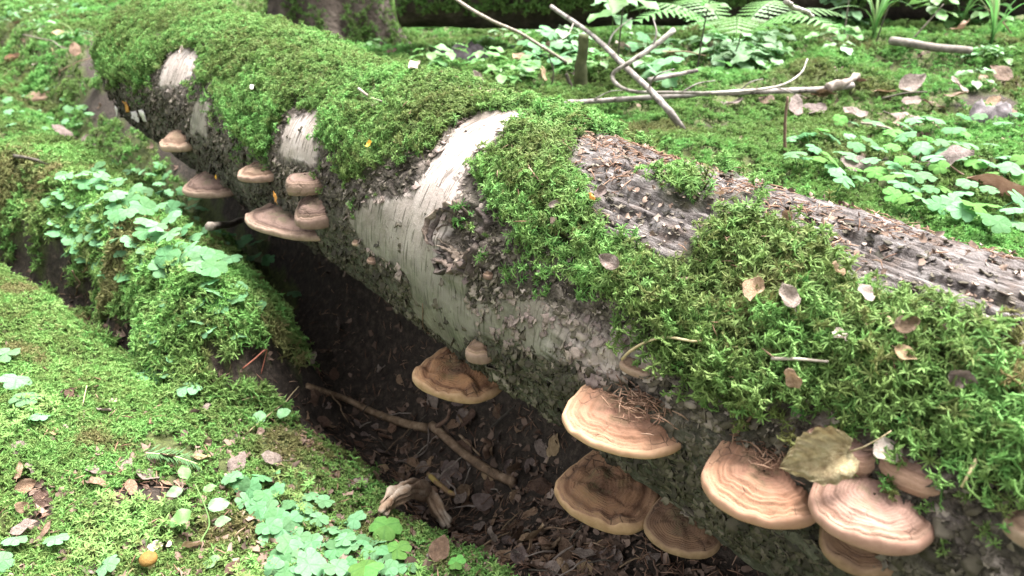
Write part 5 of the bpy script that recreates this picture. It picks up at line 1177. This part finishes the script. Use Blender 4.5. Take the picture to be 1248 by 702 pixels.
for i, (x, y) in enumerate(fill([(850, 60), (940, 58), (935, 92), (900, 95), (855, 85)], 12, 13)): plant('herb', 'pale broad leaved herb in the lit patch behind the branches', 'herb', x, y, .09, 6, STALK, PALE_G, .085, 20 + i, group='pale herbs behind the branches')['label'] = 'pale broad leaved herb ' + where(x, y, {'the dark sapling': (848, 70), 'the long level stick': (900, 108), 'the bent end of the forked branch': (980, 80), 'the arching fern': (900, 40), 'the bluish green herbs': (1005, 58)})
for i, (x, y, lab) in enumerate(((372, 28, 'pale leaved seedling at the tree foot'), (398, 40, 'small pale seedling right of the other at the tree foot'), (452, 70, 'small seedling on the moss behind the log'), (1000, 58, 'bluish green herb before the far log'), (1018, 62, 'bluish green herb right beside its twin'))):
    plant('herb', lab, 'herb', x, y, .10, 6, STALK, PALE_G if i < 2 else LEAF_G, .075, 50 + i)
def fern(label, px, py, nf, L, seed, az0=0, spread=2 * math.pi):
    r = np.random.default_rng(seed); p = on_ground(px, py); root = empty('fern', label, 'fern', tuple(p))
    for f_ in range(nf):
        az = az0 + spread * (f_ + r.uniform(-.2, .2)) / nf; d = np.array([math.cos(az), math.sin(az), 0]); sd = np.array([-d[1], d[0], 0]); tt = np.linspace(0, 1, 18)
        C_ = d * (L * .8 * tt)[:, None] + UP * (L * (.9 * tt - .65 * tt ** 2))[:, None]; b = MB().tube(C_, np.linspace(.003, .001, 18), 4)
        for i in range(3, 18):
            w_ = L * .20 * math.sin(math.pi * (i + 1) / 20) ** .8
            for sg_ in (-1, 1):
                e = sd * sg_ * .95 + d * .3 - UP * .15; tan = C_[i] - C_[i - 1]; tan /= np.linalg.norm(tan)
                for q in range(5): c = C_[i] + e * w_ * (q + .3) / 5; ww = L * .024 * (1 - q / 6); b.add([c - tan * ww, c + e * w_ / 4, c + tan * ww, c - e * w_ * .02], [(0, 1, 2, 3)])
        link('frond', b.mesh('frond', LEAF_G, smooth=False), root)
fern('green fern arching in at the top behind the log', 892, 60, 7, .55, 3)
fern('small fern at the top beside the dark gap', 830, 48, 5, .42, 4)
fern('fern at the top right of the middle', 655, 18, 6, .45, 5)
def grass(label, px, py, nb, h, seed):
    r = np.random.default_rng(seed); p = on_ground(px, py); root = empty('grass_tuft', label, 'grass', tuple(p))
    for i in range(nb):
        az = r.uniform(0, 6.28); d = np.array([math.cos(az), math.sin(az), 0]); H = h * r.uniform(.6, 1.1); tt = np.linspace(0, 1, 9); C_ = d * (H * .75 * tt ** 2)[:, None] + UP * (H * (1.25 * tt - .8 * tt ** 2))[:, None]; s_ = np.cross(d, UP)
        w_ = .005 * (1 - tt ** 2) + .0008; V = np.concatenate([C_ - s_ * w_[:, None], C_ + s_ * w_[:, None] + UP * .001]); link('blade', MB().add(V, [(j, j + 1, j + 10, j + 9) for j in range(8)]).mesh('blade', LEAF_G if i % 3 else STALK), root)
grass('arching grass tuft before the far log', 1062, 55, 12, .55, 1); grass('grass tuft by the top right corner', 1205, 62, 14, .65, 2); grass('grass tuft at the far right of the far log', 1168, 42, 8, .5, 3); grass('thin grass in the upper left ground', 95, 55, 8, .25, 4)
for x, y, sz, mi, lab in ((1180, 212, .14, 5, 'large orange brown leaf under the sorrel at the right'), (1130, 195, .10, 1, 'pinkish leaf left of the large orange brown one'), (1168, 36, .12, 2, 'tan leaf standing by the far log'), (1097, 38, .12, 1, 'pale brown leaf on the far moss mound'), (1122, 122, .06, 4, 'small white leaf on the far right moss'), (1025, 195, .08, 4, 'pale leaf standing at the log edge among sorrel'),
                          (88, 165, .10, 1, 'dead leaf on the bare earth by the log end'), (84, 42, .10, 2, 'brown leaf scrap in the upper left'), (118, 46, .09, 5, 'tan scrap beside the log end'), (110, 165, .12, 4, 'grey brown scrap in the earth below the log end'), (755, 55, .12, 4, 'whitish leaf beyond the branches')):
    dead_on_ground(x, y, sz, lab, me=DL[mi], up=.03)

for x, y in fill([(470, 60), (640, 30), (700, 90), (640, 130), (560, 105)], 10, 22) + fill([(860, 130), (1000, 90), (1248, 90), (1248, 130), (960, 150)], 16, 26) + fill([(0, 25), (100, 25), (105, 95), (0, 95)], 12, 18):
    me = random.choice(DL); o = dead_on_ground(x, y, random.uniform(.05, .085), leaf_look(me) + ' dead leaf ' + where(x, y, {**LM_S, 'the short grey log': (1135, 56), 'the pale broken stub': (1030, 100), 'the purplish stump': (570, 78), 'the far end of the log': (125, 60)}), me=me, up=.035, flat=.5); o['group'] = 'dead leaves scattered behind the log'
for i, (x0, y0, x1, y1, h0, h1, lab) in enumerate(((1075, 120, 1130, 112, .03, .05, 'thin pale twig lying on the far right moss'), (500, 100, 540, 92, .03, .05, 'thin twig behind the moss ridge of the log'), (600, 30, 604, 2, .02, .3, 'thin upright stalk at the top middle'), (668, 66, 672, 110, .3, .02, 'pale upright stalk behind the log'),
        (20, 40, 96, 66, .03, .03, 'brown twig lying in the upper left'), (62, 92, 112, 70, .03, .05, 'pale twig pointing at the far end of the log'), (930, 60, 936, 8, .02, .34, 'thin dark stalk before the dark gap'), (1100, 60, 1150, 5, .02, .32, 'slanting thin stalk at the upper right'), (1240, 55, 1200, 8, .02, .34, 'slanting stalk at the upper right corner'), (885, 90, 905, 30, .02, .25, 'thin dark stalk among the pale herbs'), (1050, 150, 1100, 165, .04, .04, 'brown twig lying at the top of the far sorrel'), (800, 64, 860, 68, .05, .08, 'brown twig behind the fork of branches'))):
    stick('stalk' if 'stalk' in lab else 'twig', lab, (upright(*((x0, y0) if y0 > y1 else (x1, y1)), ((x0 + x1) / 2 + 4, (y0 + y1) / 2 - 3), (x1, y1) if y0 > y1 else (x0, y0)) if 'stalk' in lab else [g(x0, y0, h0), g((x0 + x1) / 2 + 4, (y0 + y1) / 2 - 3, (h0 + h1) / 2 + .01), g(x1, y1, h1)]), .004, .0022, (TWIG_DARK, TWIG_PALE, RED_STALK)[i % 3], 'stalk' if 'stalk' in lab else 'twig', seg=5)
for x, y in fill([(480, 85), (560, 45), (700, 30), (720, 100), (600, 110)], 9, 24): plant('herb', 'small green herb ' + where(x, y, {'the purplish stump': (570, 78), 'the mossy stake': (708, 90), 'the thin grey branch': (640, 45), 'the pale upright stalk': (670, 90), 'the smaller dark lump': (540, 74)}), 'herb', x, y, .09, 6, STALK, random.choice([LEAF_G, PALE_G]), .07, 80 + int(x), group='small herbs behind the log')

for i, (x, y) in enumerate(fill([(400, 490), (500, 500), (600, 600), (700, 650), (830, 700), (660, 700), (560, 640), (470, 560)], 34, 20)):
    a_ = random.uniform(0, 6.28); L = random.uniform(.03, .085); c = on_ground(x, y, .012); d_ = np.array([math.cos(a_), math.sin(a_), 0]) * L / 2; c0, c1 = c - d_, c + d_
    c0[2] = float(gz(c0[0], c0[1])) + .010; c1[2] = float(gz(c1[0], c1[1])) + random.uniform(.008, .028)
    stick('twig', ('thin ' if L < .055 else 'long thin ') + ('brown', 'dark', 'grey')[i % 3] + ' twig in the litter ' + where(x, y, LM_D), [c0, (c0 + c1) / 2 + np.array([0, 0, .003]), c1], random.uniform(.0010, .0026), .0009, (TWIG_TAN, TWIG_DARK, TWIG_PALE)[i % 3], 'twig', seg=5, wig=.08, group='small twigs in the litter', n=8)
for i, (x, y) in enumerate(fill([(600, 20), (860, 5), (1240, 5), (1240, 45), (860, 45), (600, 60)], 22, 20)): plant('herb', ('green', 'pale')[i % 2] + ' leafy plant at the far edge ' + where(x, y, {'the leaning birch branch': (690, 15), 'the fork of branches': (800, 50), 'the dark sapling': (848, 40), 'the arching fern': (900, 30), 'the first grass tuft': (1062, 40), 'the slanting stalk': (1120, 30), 'the upper right corner': (1248, 0), 'the tall dark stalk': (933, 30)}), 'herb', x, y, random.uniform(.12, .22), 9, STALK, (LEAF_G, PALE_G)[i % 2], random.uniform(.08, .11), 300 + i, group='leafy plants along the far edge')

for x, y in fill([(0, 8), (110, 8), (110, 20), (118, 60), (0, 40)], 10, 14): plant('herb', 'low green plant in the upper left ' + where(x, y, {'the curled bark scrap': (18, 68), 'the far end of the log': (125, 50), 'the upper left corner': (0, 0), 'the tan scrap': (118, 46)}), 'herb', x, y, .07, 5, STALK, random.choice([LEAF_G, PALE_G]), .06, 400 + int(x), group='low plants in the upper left')

for x, y in fill([(0, 480), (150, 470), (300, 500), (340, 570), (260, 640), (250, 702), (0, 702)], 30, 22):
    me = random.choice(DL); o = dead_on_ground(x, y, random.uniform(.018, .034), uniq(leaf_look(me) + ' dead leaf on the moss carpet ' + where(x, y, {**LM_D, 'the yellow mushroom': (186, 686), 'the left edge': (0, 600), 'the pale grass stem': (103, 486)}), x, y, LM_D), me=me, up=.014, flat=.5); o['group'] = 'dead leaves on the moss carpet'
for x, y in fill([(560, 40), (740, 30), (860, 70), (1000, 70), (1240, 80), (1240, 120), (1000, 90), (700, 110), (600, 110)], 26, 18):
    plant('herb', uniq('low leafy herb ' + where(x, y, {'the purplish stump': (570, 78), 'the mossy stake': (708, 90), 'the thin grey branch': (640, 45), 'the short grey log': (1135, 56), 'the dark wood chunk': (1210, 138), 'the pale broken stub': (1030, 100), 'the arching fern': (900, 40), 'the bare sapling': (1028, 45)}), x, y, {'the dark sapling': (848, 70), 'the fork of branches': (760, 80), 'the brown stalk': (957, 170), 'the grass tuft': (1062, 40)}), 'herb', x, y, .07, 7, STALK, random.choice([LEAF_G, PALE_G, PALE_G]), random.uniform(.05, .075), 500 + int(x), group='low herbs on the far moss')
for x, y in fill([(130, 345), (180, 340), (300, 340), (325, 400), (280, 430), (200, 400)], 9, 20): sorrel(x, y, random.uniform(.018, .026), '', 'wood sorrel on the front of the hump', random.choice('aab'), .03)
